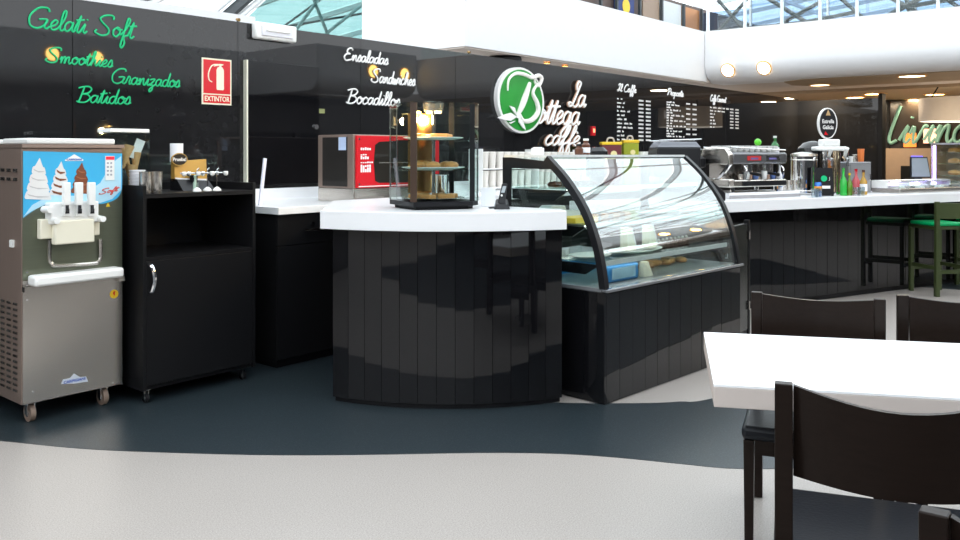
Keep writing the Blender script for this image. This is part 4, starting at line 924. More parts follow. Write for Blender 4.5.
# things on top of the case
t = thing('white_napkin_box', 'small white box on the case top at the end by the logo', 'box', dcw(.10, .62, 1.495))
MB().box(-.03, .035, -.03, .03, 0, .045).build('box', M_paper, t, bevel=.004)
MB().box(-.02, .025, -.02, .02, .0455, .05).build('napkin', M_plw, t, smooth=False)
for px, h, m, lab in ((579, .06, M_choc, 'short brown jar on the display case top'), (586, .10, mat('syrup', (.12, .05, .03), .2), 'tall brown syrup jar on the display case top')):
    p = onv(px, 157, 3.30)
    t = thing('jar', lab, 'jar', (p.x, 3.30, 1.495))
    MB().lathe([(.01, 0), (.028, 0), (.03, .01), (.03, h*.7), (.018, h*.85), (.018, h)], n=14).build('glass_body', m, t)
    MB().cyl((0, 0, h), (0, 0, h + .015), .02, n=12).build('lid', M_plw if h > .08 else M_blk2, t)
    if h > .08: MB().lathe([(.0302, .015), (.0305, .016), (.0305, .05), (.0302, .051)], n=14).build('label_band', M_paper, t)
# ---- yellow-lidded coffee tins behind the case (on the back worktop's far run)
BAR0 = Vector((7.0, 3.23)); BE = Vector((.9374, -.3484)); BN = Vector((.3484, .9374)); BARZ = 1.08
def barpt(px, w, z=BARZ):
    d = ray(px, 100); o = BAR0 + BN*w
    # intersect ground ray with line o + BE*s
    den = d.x*BE.y - d.y*BE.x
    k = (o.x*BE.y - o.y*BE.x)/den
    return Vector((d.x*k, d.y*k, z))
BRZ = math.atan2(BE.y, BE.x)
def zat(p, py): return H + (HY - py)/F*(p.x*F_.x + p.y*F_.y)
def wid(p, npx): return npx*(p.x*F_.x + p.y*F_.y)/F
FACE = math.atan2(S_, C_) - math.pi/2
# ================================================================== BAR
s0, s1 = -.95, 6.2
def bl_(s, w): q = BAR0 + BE*s + BN*w; return (q.x, q.y)
o = tag(MB().prism([bl_(s0 - .02, .02), bl_(s0+.12, 0), bl_(s1, 0), bl_(s1, .75), bl_(s0 - .02, .75)], BARZ - .1, BARZ).build('bar_worktop', M_solid, bevel=.003), 'long white bar worktop carrying the espresso machine and beer tap', 'worktop')
BR = thing('bar_counter', 'long black glossy bar front under the white bar worktop', 'counter', (*bl_(0, .34), 0), BRZ)
MB().box(s0, s1, .031, .40, .06, BARZ - .101).build('core', M_blk, BR, smooth=False)
MB().box(s0, s1, .05, .38, .0025, .059).build('plinth', M_blk2, BR, smooth=False)
nb = 44
for k in range(nb):
    a = s0 + (s1 - s0)*k/nb + .0015; b = s0 + (s1 - s0)*(k+1)/nb - .0015; tw = (random.random()-.5)*.003
    MB().hexa([(a, 0, .06), (b, tw, .06), (b, .03, .06), (a, .03, .06)], [(a, 0, BARZ-.101), (b, tw, BARZ-.101), (b, .03, BARZ-.101), (a, .03, BARZ-.101)]).build('panel', M_gloss, BR, smooth=False)
# gate between case and bar
g0 = Vector((6.17, 2.74)); g1 = Vector((6.80, 2.80))
GT = thing('bar_gate', 'low black gate between the display case and the bar', 'gate', (g0.x, g0.y, 0), math.atan2(g1.y-g0.y, g1.x-g0.x))
MB().box(0, .62, 0, .03, .06, .93).build('leaf', mat('gate_black', (.012, .013, .013), .25), GT, smooth=False, bevel=.003)
MB().box(.62, .66, -.005, .035, 0.0025, .955).build('hinge_post', M_blk, GT, smooth=False)
MB().box(0.02, .6, .005, .025, .0025, .06).build('kick_rail', M_blk2, GT, smooth=False)
for z in (.22, .80): MB().cyl((.615, -.012, z), (.615, -.012, z + .07), .008, n=8).build('hinge', M_steel, GT)
q = MB().cyl((.03, -.012, .70), (.03, -.012, .74), .014, n=10).build('latch', M_chrome, GT)
# ---- black bean-to-cup grinder unit behind the case
p = barpt(672, .36)
bh = zat(p, 139) - BARZ; bw = wid(p, 47)
t = thing('coffee_brewer', 'large black coffee brewer with cups on its tray behind the display case', 'coffee machine', p, FACE)
MB().hexa([(-bw*.30, -.18, .001), (bw*.40, -.18, .001), (bw*.40, .2, .001), (-bw*.30, .2, .001)], [(-bw*.36, -.18, bh*.42), (bw*.42, -.18, bh*.42), (bw*.42, .2, bh*.42), (-bw*.36, .2, bh*.42)]).build('lower_body', M_steel, t, smooth=False, bevel=.006)
ub = MB().hexa([(-bw*.5, -.22, bh*.40), (bw*.48, -.22, bh*.30), (bw*.48, .22, bh*.30), (-bw*.5, .22, bh*.40)], [(-bw*.40, -.2, bh*.86), (bw*.5, -.2, bh*.86), (bw*.5, .2, bh*.86), (-bw*.40, .2, bh*.86)]).build('upper_body', M_blk2, t, smooth=False, bevel=.012)
MB().hexa([(-bw*.20, -.226, bh*.60), (bw*.22, -.226, bh*.66), (bw*.22, -.218, bh*.66), (-bw*.20, -.218, bh*.60)], [(-bw*.1, -.222, bh*.64), (bw*.22, -.222, bh*.72), (bw*.22, -.214, bh*.72), (-bw*.1, -.214, bh*.64)]).build('grip_slot', mat('dark_grey', (.05, .05, .055), .3), ub, smooth=False)
MB().box(bw*.18, bw*.32, -.224, -.219, bh*.50, bh*.54).build('blue_badge', mat('badge_blue', (.15, .30, .55), .3), ub, smooth=False)
MB().hexa([(-bw*.40, -.2, bh*.861), (bw*.5, -.2, bh*.861), (bw*.5, .2, bh*.861), (-bw*.40, .2, bh*.861)], [(-bw*.32, -.17, bh*.95), (bw*.42, -.17, bh*.95), (bw*.42, .17, bh*.95), (-bw*.32, .17, bh*.95)]).build('smoked_lid', mat('smoked_lid', (.20, .21, .24), .2), t, smooth=False, bevel=.006)
MB().tube([(-bw*.38, -.2, bh*.97), (bw*.5, -.2, bh*.99), (bw*.5, .2, bh*.99), (-bw*.38, .2, bh*.97)], .006, 6).build('tray_rail', M_chrome, t)
# coffee tins with yellow lids
for px, m, lab, hgt in ((610.5, mat('tin_maroon', (.14, .025, .03), .35), 'maroon coffee tin with yellow lid behind the display case', 142), (630, mat('tin_olive', (.30, .34, .02), .35), 'olive green coffee tin with yellow lid behind the display case', 140)):
    p = onv(px, 160, 5.35); p.z = BZ + .001
    top = zat(p, hgt) - p.z; wv = wid(p, 19 if px < 620 else 15)
    t = thing('coffee_tin', lab, 'tin', p, FACE)
    MB().box(-wv/2, wv/2, -wv/2, wv/2, 0, top*.93).build('body', m, t, bevel=.01)
    MB().box(-wv/2*1.06, wv/2*1.06, -wv/2*1.06, wv/2*1.06, top*.931, top).build('lid', M_yel, t, bevel=.008)
    MB().tube(smoothpts([(-wv*.2, 0, top), (-wv*.12, 0, top + .045), (wv*.12, 0, top + .045), (wv*.2, 0, top)], 5), .010, 8).build('lid_handle', mat('tin_grey', (.45, .42, .45), .35), t)
    MB().cyl((wv*.1, -wv/2 - .003, top*.72), (wv*.1, -wv/2, top*.72), wv*.17, n=14).build('emblem', mat('tin_cream', (.75, .66, .32), .5), t)
    MB().box(-wv*.4, wv*.2, -wv/2 - .003, -wv/2, top*.60, top*.625).build('print_line', mat('tin_cream', (.75, .66, .32)), t, smooth=False)
p = onv(597, 160, 5.05); p.z = BZ + .001
t = thing('bean_grinder', 'black domed grinder hopper behind the display case beside the tins', 'grinder', p)
MB().lathe([(.05, 0), (.08, 0), (.08, .28), (.06, .30), (.02, .30)], n=18).build('body', M_blk2, t)
MB().lathe([(.03, .301), (.12, .36), (.12, .40), (.08, .445), (.02, .45)], n=20).build('hopper', mat('smoked_plastic', (.02, .022, .024), .15), t)
for k in range(9):
    p = onv(641 + 3.2*k, 150, 5.35); p.z = BZ + .301
    tag(MB().lathe([(.02, 0), (.03, 0), (.042, .09), (.044, .10), (.038, .10), (.028, .01), (.01, .01)], n=12).build('glass_cup', M_plw, loc=p), 'white cup in the row above the steel box behind the brewer', 'cup', 'cups behind the brewer')
p = onv(654, 150, 5.35); p.z = BZ + .001
tag(MB().box(-.32, .36, -.12, .14, 0, .299).build('steel_cup_warmer', mat('warm_steel', (.55, .50, .48), .3, .7), loc=p, bevel=.01), 'pale steel cup warmer box on the back worktop behind the tins', 'cup warmer')
# ---- black wedge (till back) at the bar's end
p = barpt(711, .22); wv = wid(p, 24)
t = thing('card_till', 'black wedge shaped till back on the bar beside the case', 'till', p, FACE)
hz = zat(p, 183) - BARZ
MB().prism([(-wv*.55, 0), (wv*.45, 0), (wv*.45, hz*.45), (-wv*.1, hz*1.15), (-wv*.55, hz*1.2)], -.12, .12, 'y').build('housing', M_blk2, t, smooth=False, bevel=.006)
MB().prism([(wv*.46, hz*.44), (wv*.47, hz*.46), (-wv*.09, hz*1.17), (-wv*.1, hz*1.15)], -.09, .09, 'y').build('screen', mat('dark_grey', (.05,.05,.055)), t, smooth=False)
# ---- raised white step on the bar
q0 = barpt(737, .30); q1 = barpt(795, .30)
sl = (q1 - q0).length
t = thing('bar_step', 'low white step on the bar under the espresso machine', 'shelf', (q0.x, q0.y, BARZ), BRZ)
MB().box(-.12, sl + .05, -.02, .36, .001, .055).build('step', M_solid, t, smooth=False, bevel=.003)
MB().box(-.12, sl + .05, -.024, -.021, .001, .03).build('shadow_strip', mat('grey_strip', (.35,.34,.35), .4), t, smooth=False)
ST = BARZ + .0555
# ---- espresso machine
pa = barpt(717, .46, ST); pb = barpt(773, .46, ST); EL = (pb - pa).length
EM = thing('espresso_machine', 'chrome and black espresso machine with curved side and cups on top', 'coffee machine', pa, BRZ)
eh = (zat((pa + pb)/2, 151) - ST)*1.1
for x in (.08, EL - .1):
    for y in (-.12, .12): MB().cyl((x, y, 0), (x, y, .05), .022, n=10).build('foot', M_chrome, EM)
MB().box(0.02, EL, -.17, .20, .05, .12).build('drip_base', M_steel, EM, bevel=.012)
MB().box(.16, EL - .02, -.178, -.171, .06, .105).build('dark_front', M_blk2, EM, smooth=False)
MB().box(.1, EL - .02, -.02, .20, .121, eh*.62).build('group_wall', mat('group_steel', (.45,.42,.40), .2, .9, var=.5, scale=30), EM, smooth=False)
MB().box(.02, EL, -.18, .21, eh*.62, eh*.88).build('top_body', mat('machine_grey', (.20,.20,.21), .25, .7), EM, bevel=.02)
sp_ = [( -.19, eh*.60), (-.19, eh*.85), (-.14, eh*.98), (.08, eh*1.0), (.2, eh*.93), (.22, eh*.62)]
MB().prism(sp_, -.04, .02, 'x').build('side_shell', M_steel, EM, bevel=.012)
MB().tube(smoothpts([(-.02, -.18, eh*.62), (-.02, -.10, eh*.42), (-.02, .0, eh*.26), (-.02, .12, .13)], 5), .022, 8).build('side_arc', M_chrome, EM)
MB().prism([(-.2, .05), (.2, .05), (.21, .13), (-.21, .13)], -.05, .019, 'x').build('side_base', M_steel, EM, bevel=.012)
for k, x in enumerate((.30, .55, .80)):
    if x > EL - .1: break
    g = MB().cyl((x, -.10, eh*.60), (x, -.10, eh*.45), .045, n=14).build('group_head', M_chrome, EM)
    MB().cyl((x, -.10, eh*.45), (x, -.10, eh*.38), .04, .03, n=14).build('portafilter', M_chrome, g)
    MB().cyl((x, -.13, eh*.42), (x, -.26, eh*.38), .013, .016, n=8).build('grip', M_blk2, g)
    MB().box(x - .09, x + .09, -.187, -.181, eh*.70, eh*.80).build('keypad', M_chrome if k else mat('keypad_red', (.5,.03,.03), .3), EM, smooth=False)
    MB().box(x - .05, x + .05, -.189, -.1875, eh*.72, eh*.76).build('display', mat('violet_glass', (.16,.14,.36), .2), EM, smooth=False)
for x in (.18, EL - .08): MB().tube(smoothpts([(x, -.15, eh*.62), (x, -.2, eh*.5), (x, -.19, eh*.3)], 4), .007, 6).build('steam_wand', M_chrome, EM)
MB().tube([(0, -.17, eh*.99), (EL - .02, -.17, eh*.93), (EL - .02, .18, eh*.93), (0, .18, eh*.99)], .006, 6).build('cup_rail', M_chrome, EM)
eM = Matrix.Translation(pa) @ Matrix.Rotation(BRZ, 4, 'Z')
c0 = None
for r_ in range(2):
    for k in range(9):
        x = .06 + k*(EL - .14)/8
        q = eM @ Vector((x, -.08 + .16*r_, eh*(1.003 if x < .021 else .882)))
        if c0 is None:
            o = c0 = MB().lathe([(.015, 0), (.026, .002), (.04, .05), (.042, .062), (.037, .062), (.024, .008), (.005, .008)], n=12).build('espresso_cup', M_plw)
        else: o = c0.copy(); COL.objects.link(o)
        o.location = q; tag(o, 'white cup upright on top of the espresso machine', 'cup', 'cups on the espresso machine')
for k in range(8):
    x = .1 + k*(EL - .2)/7
    o = c0.copy(); COL.objects.link(o); o.location = eM @ Vector((x, 0, eh*.882 + .0)); o.location.z += 0
    o.location = eM @ Vector((x, .0, eh*.882)); tag(o, 'white cup upright on top of the espresso machine', 'cup', 'cups on the espresso machine')
q = eM @ Vector((EL*.72, .0, eh*.882 + .064))
tag(MB().ball((0, 0, .035), .035).build('green_ball', mat('lime_green', (.10,.55,.02), .35), loc=(q.x, q.y, q.z)), 'lime green ball resting on the cups of the espresso machine', 'ball')
# items below groups
for k in range(8):
    x = .22 + k*(EL - .35)/7
    m = (M_steel, M_plw, mat('cup_tan', (.55,.35,.25), .4), mat('cup_blue', (.10,.18,.45), .3))[k % 4]
    q = eM @ Vector((x, -.09 - .02*(k % 2), .1205))
    tag(MB().lathe([(.015, 0), (.024, .002), (.03, .05 + .015*(k % 3)), (.026, .05 + .015*(k % 3)), (.012, .006)], n=10).build('small_pitcher', m, loc=q), ('small steel pitcher', 'small white cup', 'small tan cup', 'small blue cup')[k % 4] + ' on the drip base of the espresso machine', 'cup', ('pitchers', 'white cups', 'tan cups', 'blue cups')[k % 4] + ' on the drip base')
# ---- grinder left of the machine (chrome dome)
p = barpt(694, .62, BARZ + .001)
t = thing('coffee_grinder', 'chrome and black coffee grinder between brewer and espresso machine', 'grinder', p)
gh = zat(p, 148) - BARZ
MB().lathe([(.03, 0), (.10, 0), (.10, .05), (.07, .07), (.07, gh*.55), (.03, gh*.56)], n=18).build('body', M_steel, t)
MB().lathe([(.03, gh*.56), (.11, gh*.62), (.11, gh*.78), (.06, gh*.86), (.02, gh*.86)], n=18).build('doser', M_blk2, t)
MB().lathe([(.02, gh*.86), (.07, gh*.88), (.08, gh*.97), (.05, gh*1.0), (.01, gh*1.0)], n=16).build('hopper', M_chrome, t)
# ---- jugs, bottles
def bottle(px, w_, py_top, r_, m, lab, capm=None, base=BARZ, name='bottle', neck=.35):
    p = barpt(px, w_, base + .001); h = zat(p, py_top) - base
    t = thing(name, lab, 'bottle', p)
    MB().lathe([(r_*.3, 0), (r_*.95, 0), (r_, h*.03), (r_, h*.52), (r_*neck, h*.72), (r_*neck, h*.90), (r_*.2, h*.90)], n=14).build('body', m, t)
    MB().cyl((0, 0, h*.90), (0, 0, h), r_*neck*1.15, n=10).build('cap', capm or M_plw, t)
    if capm in (M_plw, M_choc): MB().lathe([(r_*1.005, h*.14), (r_*1.015, h*.15), (r_*1.015, h*.42), (r_*1.005, h*.43)], n=14).build('label_band', M_paper if m is not M_paper else mat('label_blue', (.05,.2,.5), .4), t)
    return t
M_gb = mat('green_bottle', (.02,.16,.04), .12)
for k, px in enumerate((783, 789, 795)):
    p = barpt(px, .42, ST + .001)
    tag(MB().lathe([(.02, 0), (.033, 0), (.035, .005), (.032, .085), (.035, .10), (.031, .10), (.029, .01), (.01, .01)], n=16).build('milk_jug', M_steel, loc=p), 'brushed steel milk jug on the white step beside the espresso machine', 'jug', 'steel jugs on the step')
bottle(779.5, .40, 163, .030, M_paper, 'white and blue bottle standing beside the steel milk jugs', M_plw, ST)
p = barpt(776, .95); 
SHP = thing('bottle_shelf', 'narrow teal glass shelf on a black stand behind the bar', 'shelf', (p.x, p.y, 0), BRZ)
zz = zat(p, 156)
MB().box(-.25, .25, -.09, .09, zz - .012, zz).build('glass_board', glass('teal_shelf', (.35,.60,.58), .1), SHP, smooth=False)
MB().box(-.02, .02, .02, .06, .02, zz - .013).build('stand', M_blk, SHP, smooth=False)
MB().box(-.15, .15, -.09, .12, 0.001, .02).build('stand_foot', M_blk, SHP, smooth=False)
t = bottle(775, .95, 136, .045, M_gb, 'green glass bottle with white cap on the narrow teal shelf', M_plw, zz)
# ---- tall steel urn, black dome, beer tap
p = barpt(804, .55, BARZ + .001); uh = zat(p, 152) - BARZ; ur = wid(p, 13)
t = thing('steel_urn', 'tall polished steel urn with ribbed lid on the bar', 'urn', p)
MB().lathe([(.05, 0), (ur*.9, 0), (ur, .02), (ur, uh*.88), (ur*.9, uh*.89), (.05, uh*.89)], n=24).build('body', M_chrome, t)
MB().lathe([(.05, uh*.89), (ur*1.02, uh*.895), (ur*1.0, uh*.95), (ur*.5, uh*.99), (.02, uh)], n=24).build('lid', M_steel, t)
for z in (.08, .8): MB().lathe([(ur*1.0, uh*z), (ur*1.03, uh*z + .005), (ur*1.0, uh*z + .012)], n=24).build('band', M_steel, t)
p = barpt(813, .68, BARZ + .001); dh = zat(p, 141) - BARZ; drr = wid(p, 16)
t = thing('black_dispenser', 'black domed drink dispenser with amber window behind the steel urn', 'dispenser', p)
MB().lathe([(.03, 0), (drr, 0), (drr, dh*.72), (drr*.92, dh*.86), (drr*.6, dh*.96), (.02, dh)], n=24).build('dome_body', mat('dome_black', (.015,.014,.014), .10), t)
MB().box(-drr*.4, drr*.4, -drr*1.0, -drr*.80, dh*.30, dh*.70).build('amber_window', mat('amber_window', (.35,.13,.03), .2), t, bevel=.01)
bpy.context.view_layer.update()
p = barpt(829, .40, BARZ + .001); th = zat(p, 151) - BARZ
BT = thing('beer_tap', 'chrome beer tap tower with white top and oval Estrella Galicia badge', 'beer tap', p, FACE)
cw = wid(p, 4)
MB().cyl((.06, 0, 0), (.06, 0, .03), .10, n=20).build('foot_plate', M_chrome, BT)
MB().cyl((.075, 0, .03), (.075, 0, th), .042, n=18).build('column', mat('brass_column', (.75,.60,.42), .15, 1.0), BT)
MB().cyl((-.03, .03, .03), (-.03, .03, th), .03, n=18).build('column', M_chrome, BT)
MB().box(-.16, .16, -.08, .08, th, th + .045).build('tap_head', M_plw, BT, bevel=.015)
MB().box(-.09, .09, -.07, .07, th + .045, th + .12).build('badge_block', M_plw, BT, bevel=.015)
for x in (-.04, .12):
    s_ = MB().cyl((x, -.08, th*.86), (x, -.17, th*.80), .018, n=10).build('spout', M_chrome, BT)
    MB().cyl((x, -.17, th*.82), (x, -.17, th*.66), .012, n=8).build('nozzle', M_chrome, s_)
    MB().cyl((x, -.10, th*.88), (x, -.16, th*1.06), .014, .02, n=10).build('lever', M_plw, s_)
hb = zat(p, 108) - BARZ; lb = zat(p, 139) - BARZ; hb2 = (hb - lb)/2; cbz = (hb + lb)/2
ov = lambda a, b: [(-.02 + a*math.cos(2*math.pi*i/28), cbz + b*math.sin(2*math.pi*i/28)) for i in range(28)]
bo_ = MB().prism(ov(wid(p, 9.5), hb2), -.02, .02, 'y').build('oval_badge', M_ltr, BT)
MB().prism(ov(wid(p, 8.2), hb2*.92), -.026, -.0205, 'y').build('badge_field', mat('badge_black', (.01,.01,.012), .3), bo_)
MB().prism([(-.045, cbz + hb2*.5), (.005, cbz + hb2*.5), (-.02, cbz + hb2*.9)], -.03, -.027, 'y').build('star_mark', mat('badge_gold', (.5,.32,.15), .4), bo_, smooth=False)
bfont('Estrella', .058, M_ltr, 'badge_lettering', bo_, (-.02, -.0275, cbz + hb2*.12), ext=.001, sx=.72, bold=.001)
bfont('Galicia', .058, M_ltr, 'badge_lettering', bo_, (-.02, -.0275, cbz - hb2*.26), ext=.001, sx=.72, bold=.001)
MB().prism([(-.06, cbz - hb2*.75), (-.02, cbz - hb2*.75), (-.05, cbz - hb2*.5)], -.03, -.027, 'y').build('red_mark', M_red, bo_, smooth=False)
# ---- black card holder with green mark
p = barpt(825, .22, BARZ + .001); w2 = wid(p, 17)/2; h2 = zat(p, 168) - BARZ
t = thing('menu_holder', 'black menu board with round green mark standing on the bar', 'menu holder', p, FACE)
MB().hexa([(-w2, -.01, .0), (w2, -.01, .0), (w2, .02, .0), (-w2, .02, .0)], [(-w2, .02, h2), (w2, .02, h2), (w2, .035, h2), (-w2, .035, h2)]).build('board', M_blk2, t, smooth=False)
for x in (-w2*.6, w2*.7): MB().box(x - .012, x + .012, -.03, .05, .0, .012).build('foot', M_blk, t, smooth=False)
o = MB().cyl((-.01, -.004, h2*.62), (-.01, .006, h2*.62), .03, n=16).build('green_mark', M_green, t)
bfont('J', .04, M_ltr, 'mark_letter', t, (.045, -.002, h2*.62), ext=.001)
MB().box(-.03, .05, -.008, .004, h2*.26, h2*.36).build('print_line', M_ltr, t, smooth=False)
# drinking glasses, can, straws
for k, (px, w_) in enumerate(((815, .07), (818, .10), (857, .07), (861, .09))):
    p = barpt(px, w_, BARZ + .001)
    tag(MB().lathe([(.01, 0), (.034, 0), (.038, .06), (.040, .085), (.037, .085), (.031, .012), (.005, .012)], n=16).build('drinking_glass', glass('glassware', (.80,.86,.88), .14), loc=p), 'clear tumbler near the edge of the bar beside the %s' % ('menu board' if k < 2 else 'coloured bottles'), 'glass', 'tumblers by the %s' % ('menu board' if k < 2 else 'bottles'))
p = barpt(818, .16, BARZ + .001)
t = thing('drink_can', 'blue and orange drink can standing in front of the menu board', 'can', p)
MB().lathe([(.02, 0), (.03, .004), (.033, .012), (.033, .13), (.028, .14), (.01, .138)], n=16).build('body', mat('can_blue', (.05,.2,.6), .25, .5), t)
MB().lathe([(.0335, .06), (.0342, .062), (.0342, .1), (.0335, .102)], n=16).build('orange_band', mat('can_orange', (.75,.3,.04), .3), t)
bottle(843.5, .18, 168, .034, mat('mint_syrup', (.03,.42,.06), .2), 'bright green syrup bottle in the row on the bar', mat('cap_green', (.05,.3,.05), .4))
bottle(849.5, .15, 173, .030, mat('olive_oil', (.10,.22,.02), .15), 'dark green bottle with yellow cap in the row on the bar', M_yel)
bottle(856, .30, 169, .038, mat('pink_syrup', (.62,.12,.14), .25), 'pink syrup bottle with red cap in the row on the bar', M_red)
bottle(863.5, .20, 170, .036, mat('amber_syrup', (.50,.28,.04), .2), 'amber bottle with red label and brown cap in the row on the bar', M_choc)
p = barpt(852, .58, BARZ + .001); bw2 = wid(p, 34)/2; bh2 = zat(p, 162) - BARZ
t = thing('steel_bar_cabinet', 'grey steel box cabinet behind the coloured bottles on the bar', 'cabinet', p, BRZ)
MB().box(-bw2, bw2, -.10, .12, 0, bh2).build('body', mat('grey_steel', (.34,.35,.37), .35, .6), t, smooth=False, bevel=.006)
MB().box(-bw2 + .02, bw2 - .02, -.106, -.101, .02, bh2 - .02).build('door', mat('grey_steel_door', (.40,.41,.43), .3, .6), t, smooth=False)
MB().box(bw2 - .05, bw2 - .035, -.12, -.107, bh2*.4, bh2*.6).build('handle', M_chrome, t, smooth=False)
tM = Matrix.Translation(p) @ Matrix.Rotation(BRZ, 4, 'Z')
for x, r_, h_, m, lab in ((-.10, .03, .14, M_chrome, 'tall chrome shaker on the grey steel cabinet'), (-.02, .026, .06, M_plw, 'short white cup on the grey steel cabinet'), (.05, .026, .08, M_steel, 'small steel beaker on the grey steel cabinet'), (.15, .036, .14, mat('orange_cup', (.75,.20,.05), .4), 'orange paper cup with green base on the grey steel cabinet')):
    if x > bw2: x = bw2 - .04
    q = tM @ Vector((x, 0, bh2 + .001)); t = thing('beaker', lab, 'cup', q)
    MB().lathe([(.005, 0), (r_*.8, 0), (r_, h_), (r_*.92, h_), (r_*.7, .01), (.004, .01)], n=16).build('body', m, t)
    MB().lathe([(r_*1.01, h_*.96), (r_*1.06, h_*.98), (r_*1.0, h_*1.01)], n=16).build('rim', m, t)
# ---- refrigerated glass counter with violet light
pa_ = barpt(888, .30, BARZ + .001); pb_ = barpt(951, .30, BARZ + .001); gl = (pb_ - pa_).length
t = thing('chilled_topping_case', 'low chilled glass topping case with violet light along the bar', 'display case', pa_, BRZ)
gh = zat((pa_ + pb_)/2, 180) - BARZ
MB().box(0, gl, -.14, .2, 0, .05).build('base', M_steel, t, smooth=False, bevel=.006)
M_vio = mat('violet_light', (.6,.5,.9), .5, var=0, emit=(.62,.45,1.0), estr=5.0)
MB().box(.05, gl - .05, .14, .17, .07, .10).build('light_tube', M_vio, t, smooth=False)
MB().sheet([[(0, -.13, .051), (0, -.135, gh*.55), (0, -.09, gh*.85), (0, 0, gh)], [(gl, -.13, .051), (gl, -.135, gh*.55), (gl, -.09, gh*.85), (gl, 0, gh)]], (0, .004, 0)).build('curved_glass', M_glass, t)
MB().box(0, gl, 0.005, .2, gh - .012, gh).build('top_board', M_plw, t, smooth=False)
for x in (0, gl/3, gl*2/3, gl - .012): MB().box(x, x + .012, .005, .2, .051, gh - .0125).build('divider', M_plw, t, smooth=False)
for k in range(6): MB().box(.06 + k*(gl - .1)/6, .06 + k*(gl - .1)/6 + .09, -.10, .10, .051, .075).build('tray', (M_plw, M_steel)[k % 2], t, smooth=False)
# ---- touch screen till and black speaker
p = barpt(921, .62, BARZ + .001)
t = thing('touch_screen', 'grey tilted touch screen till behind the chilled case', 'screen', p, FACE)
sw = wid(p, 20)/2; z0 = zat(p, 178) - BARZ; z1_ = zat(p, 157) - BARZ
MB().hexa([(-sw, 0, z0), (sw, 0, z0), (sw, .03, z0), (-sw, .03, z0)], [(-sw*.7, .07, z1_), (sw*.95, .07, z1_), (sw*.95, .10, z1_), (-sw*.7, .10, z1_)]).build('bezel', M_blk2, t, smooth=False)
MB().hexa([(-sw*.9, -.004, z0 + .015), (sw*.9, -.004, z0 + .015), (sw*.9, .002, z0 + .015), (-sw*.9, .002, z0 + .015)], [(-sw*.65, .060, z1_ - .015), (sw*.86, .060, z1_ - .015), (sw*.86, .067, z1_ - .015), (-sw*.65, .067, z1_ - .015)]).build('glass_face', mat('grey_screen', (.17,.20,.23), .2), t, smooth=False)
MB().box(-.03, .03, .03, .09, 0, z0 + .05).build('stem', M_blk2, t, smooth=False); MB().box(-.1, .1, -.02, .14, 0, .015).build('foot', M_blk2, t, smooth=False)
# ---- tall lit glass cabinet at the bar's end
p = barpt(955, .42, BARZ + .001)
t = thing('lit_glass_cabinet', 'tall glass cake cabinet with warm and violet lighting at the bar end', 'display case', p, BRZ)
ch = zat(p, 143) - BARZ; x0 = -wid(p, 13); x1 = .75
MB().box(x0, x1, -.2, .2, 0, .05).build('base', M_blk2, t, smooth=False)
MB().box(x0, x1, -.2, .2, ch - .02, ch).build('top', mat('cab_grey', (.4,.38,.42), .3, .5), t, smooth=False)
for x in (x0, x1 - .012): MB().box(x, x + .012, -.2, -.188, .051, ch - .0205).box(x, x + .012, .188, .2, .051, ch - .0205).build('post', M_steel, t, smooth=False)
MB().box(x0 + .02, x1, .185, .19, .051, ch - .0205).build('back_wall', mat('warm_back', (.55,.33,.18), .5), t, smooth=False)
for k, fz in enumerate((.30, .55, .78)):
    MB().box(x0 + .02, x1 - .02, -.17, .18, ch*fz, ch*fz + .008).build('shelf', M_shelf, t, smooth=False)
    MB().box(x0 + .02, x1 - .02, -.175, -.171, ch*fz - .004, ch*fz + .012).build('shelf_light', mat('shelf_light', (1,.75,.5), .5, var=0, emit=(1,.7,.42), estr=2.0), t, smooth=False)
MB().box(x0 + .002, x0 + .006, -.186, .186, .051, ch - .0205).build('glass_side', M_glass, t, smooth=False)
MB().box(x0 + .013, x1 - .013, -.199, -.195, .051, ch - .0205).build('glass_front', M_glass, t, smooth=False)
MB().box(x0 + .014, x0 + .022, .15, .18, .06, ch - .03).build('violet_tube', M_vio, t, smooth=False)
cM = Matrix.Translation(p) @ Matrix.Rotation(BRZ, 4, 'Z')
for fz in (.30, .55, .78):
    for k in range(3):
        x = x0 + .14 + .18*k
        pastry(cM @ Vector((x, 0, ch*fz + .009)), ('bun', 'choc', 'slab')[k], ('round golden cake', 'round dark cake', 'slab cake')[k] + ' in the lit glass cabinet at the bar end', ('golden cakes', 'dark cakes', 'slab cakes')[k] + ' in the lit cabinet', 0, 1.5)
# ---- drum lamp sign over the bar end
c_ = onz(966, 119, 2.28); d_ = 15.5
c_ = LD((968 - 480)/F*d_, d_, 0)
zt = H + (154 - 98)/F*d_; zb = H + (154 - 121)/F*d_; rr_ = 44*d_/F
t = thing('drum_sign', 'pale round drum sign with cut out letter hanging from the ceiling', 'hanging sign', (c_.x, c_.y, zb), FACE)
hh = zt - zb
MB().lathe([(rr_*.97, 0), (rr_, 0), (rr_, hh), (rr_*.97, hh)], n=48, ring=True).build('drum', mat('drum_tan', (.72,.62,.52), .5), t)
MB().lathe([(rr_*.80, .02), (rr_*.965, .0), (rr_*.965, .018), (rr_*.80, .03)], n=48, ring=True).build('light_ring', mat('ring_light', (1,.95,.85), .5, var=0, emit=(1,.93,.8), estr=1.6), t)
bfont('M', hh*.62, mat('sign_white', (.9,.88,.85), .4, emit=(1,.95,.9), estr=.6), 'letter', t, (-.26, -rr_*.945 - .03, hh*.6), ext=.006, bold=.008)
for a in (30, 150, 270): MB().cyl((rr_*.9*math.cos(math.radians(a)), rr_*.9*math.sin(math.radians(a)), hh*.5), (rr_*.6*math.cos(math.radians(a)), rr_*.6*math.sin(math.radians(a)), FZ0 - .062 - zb), .012, n=6).build('hanger', M_blk, t)
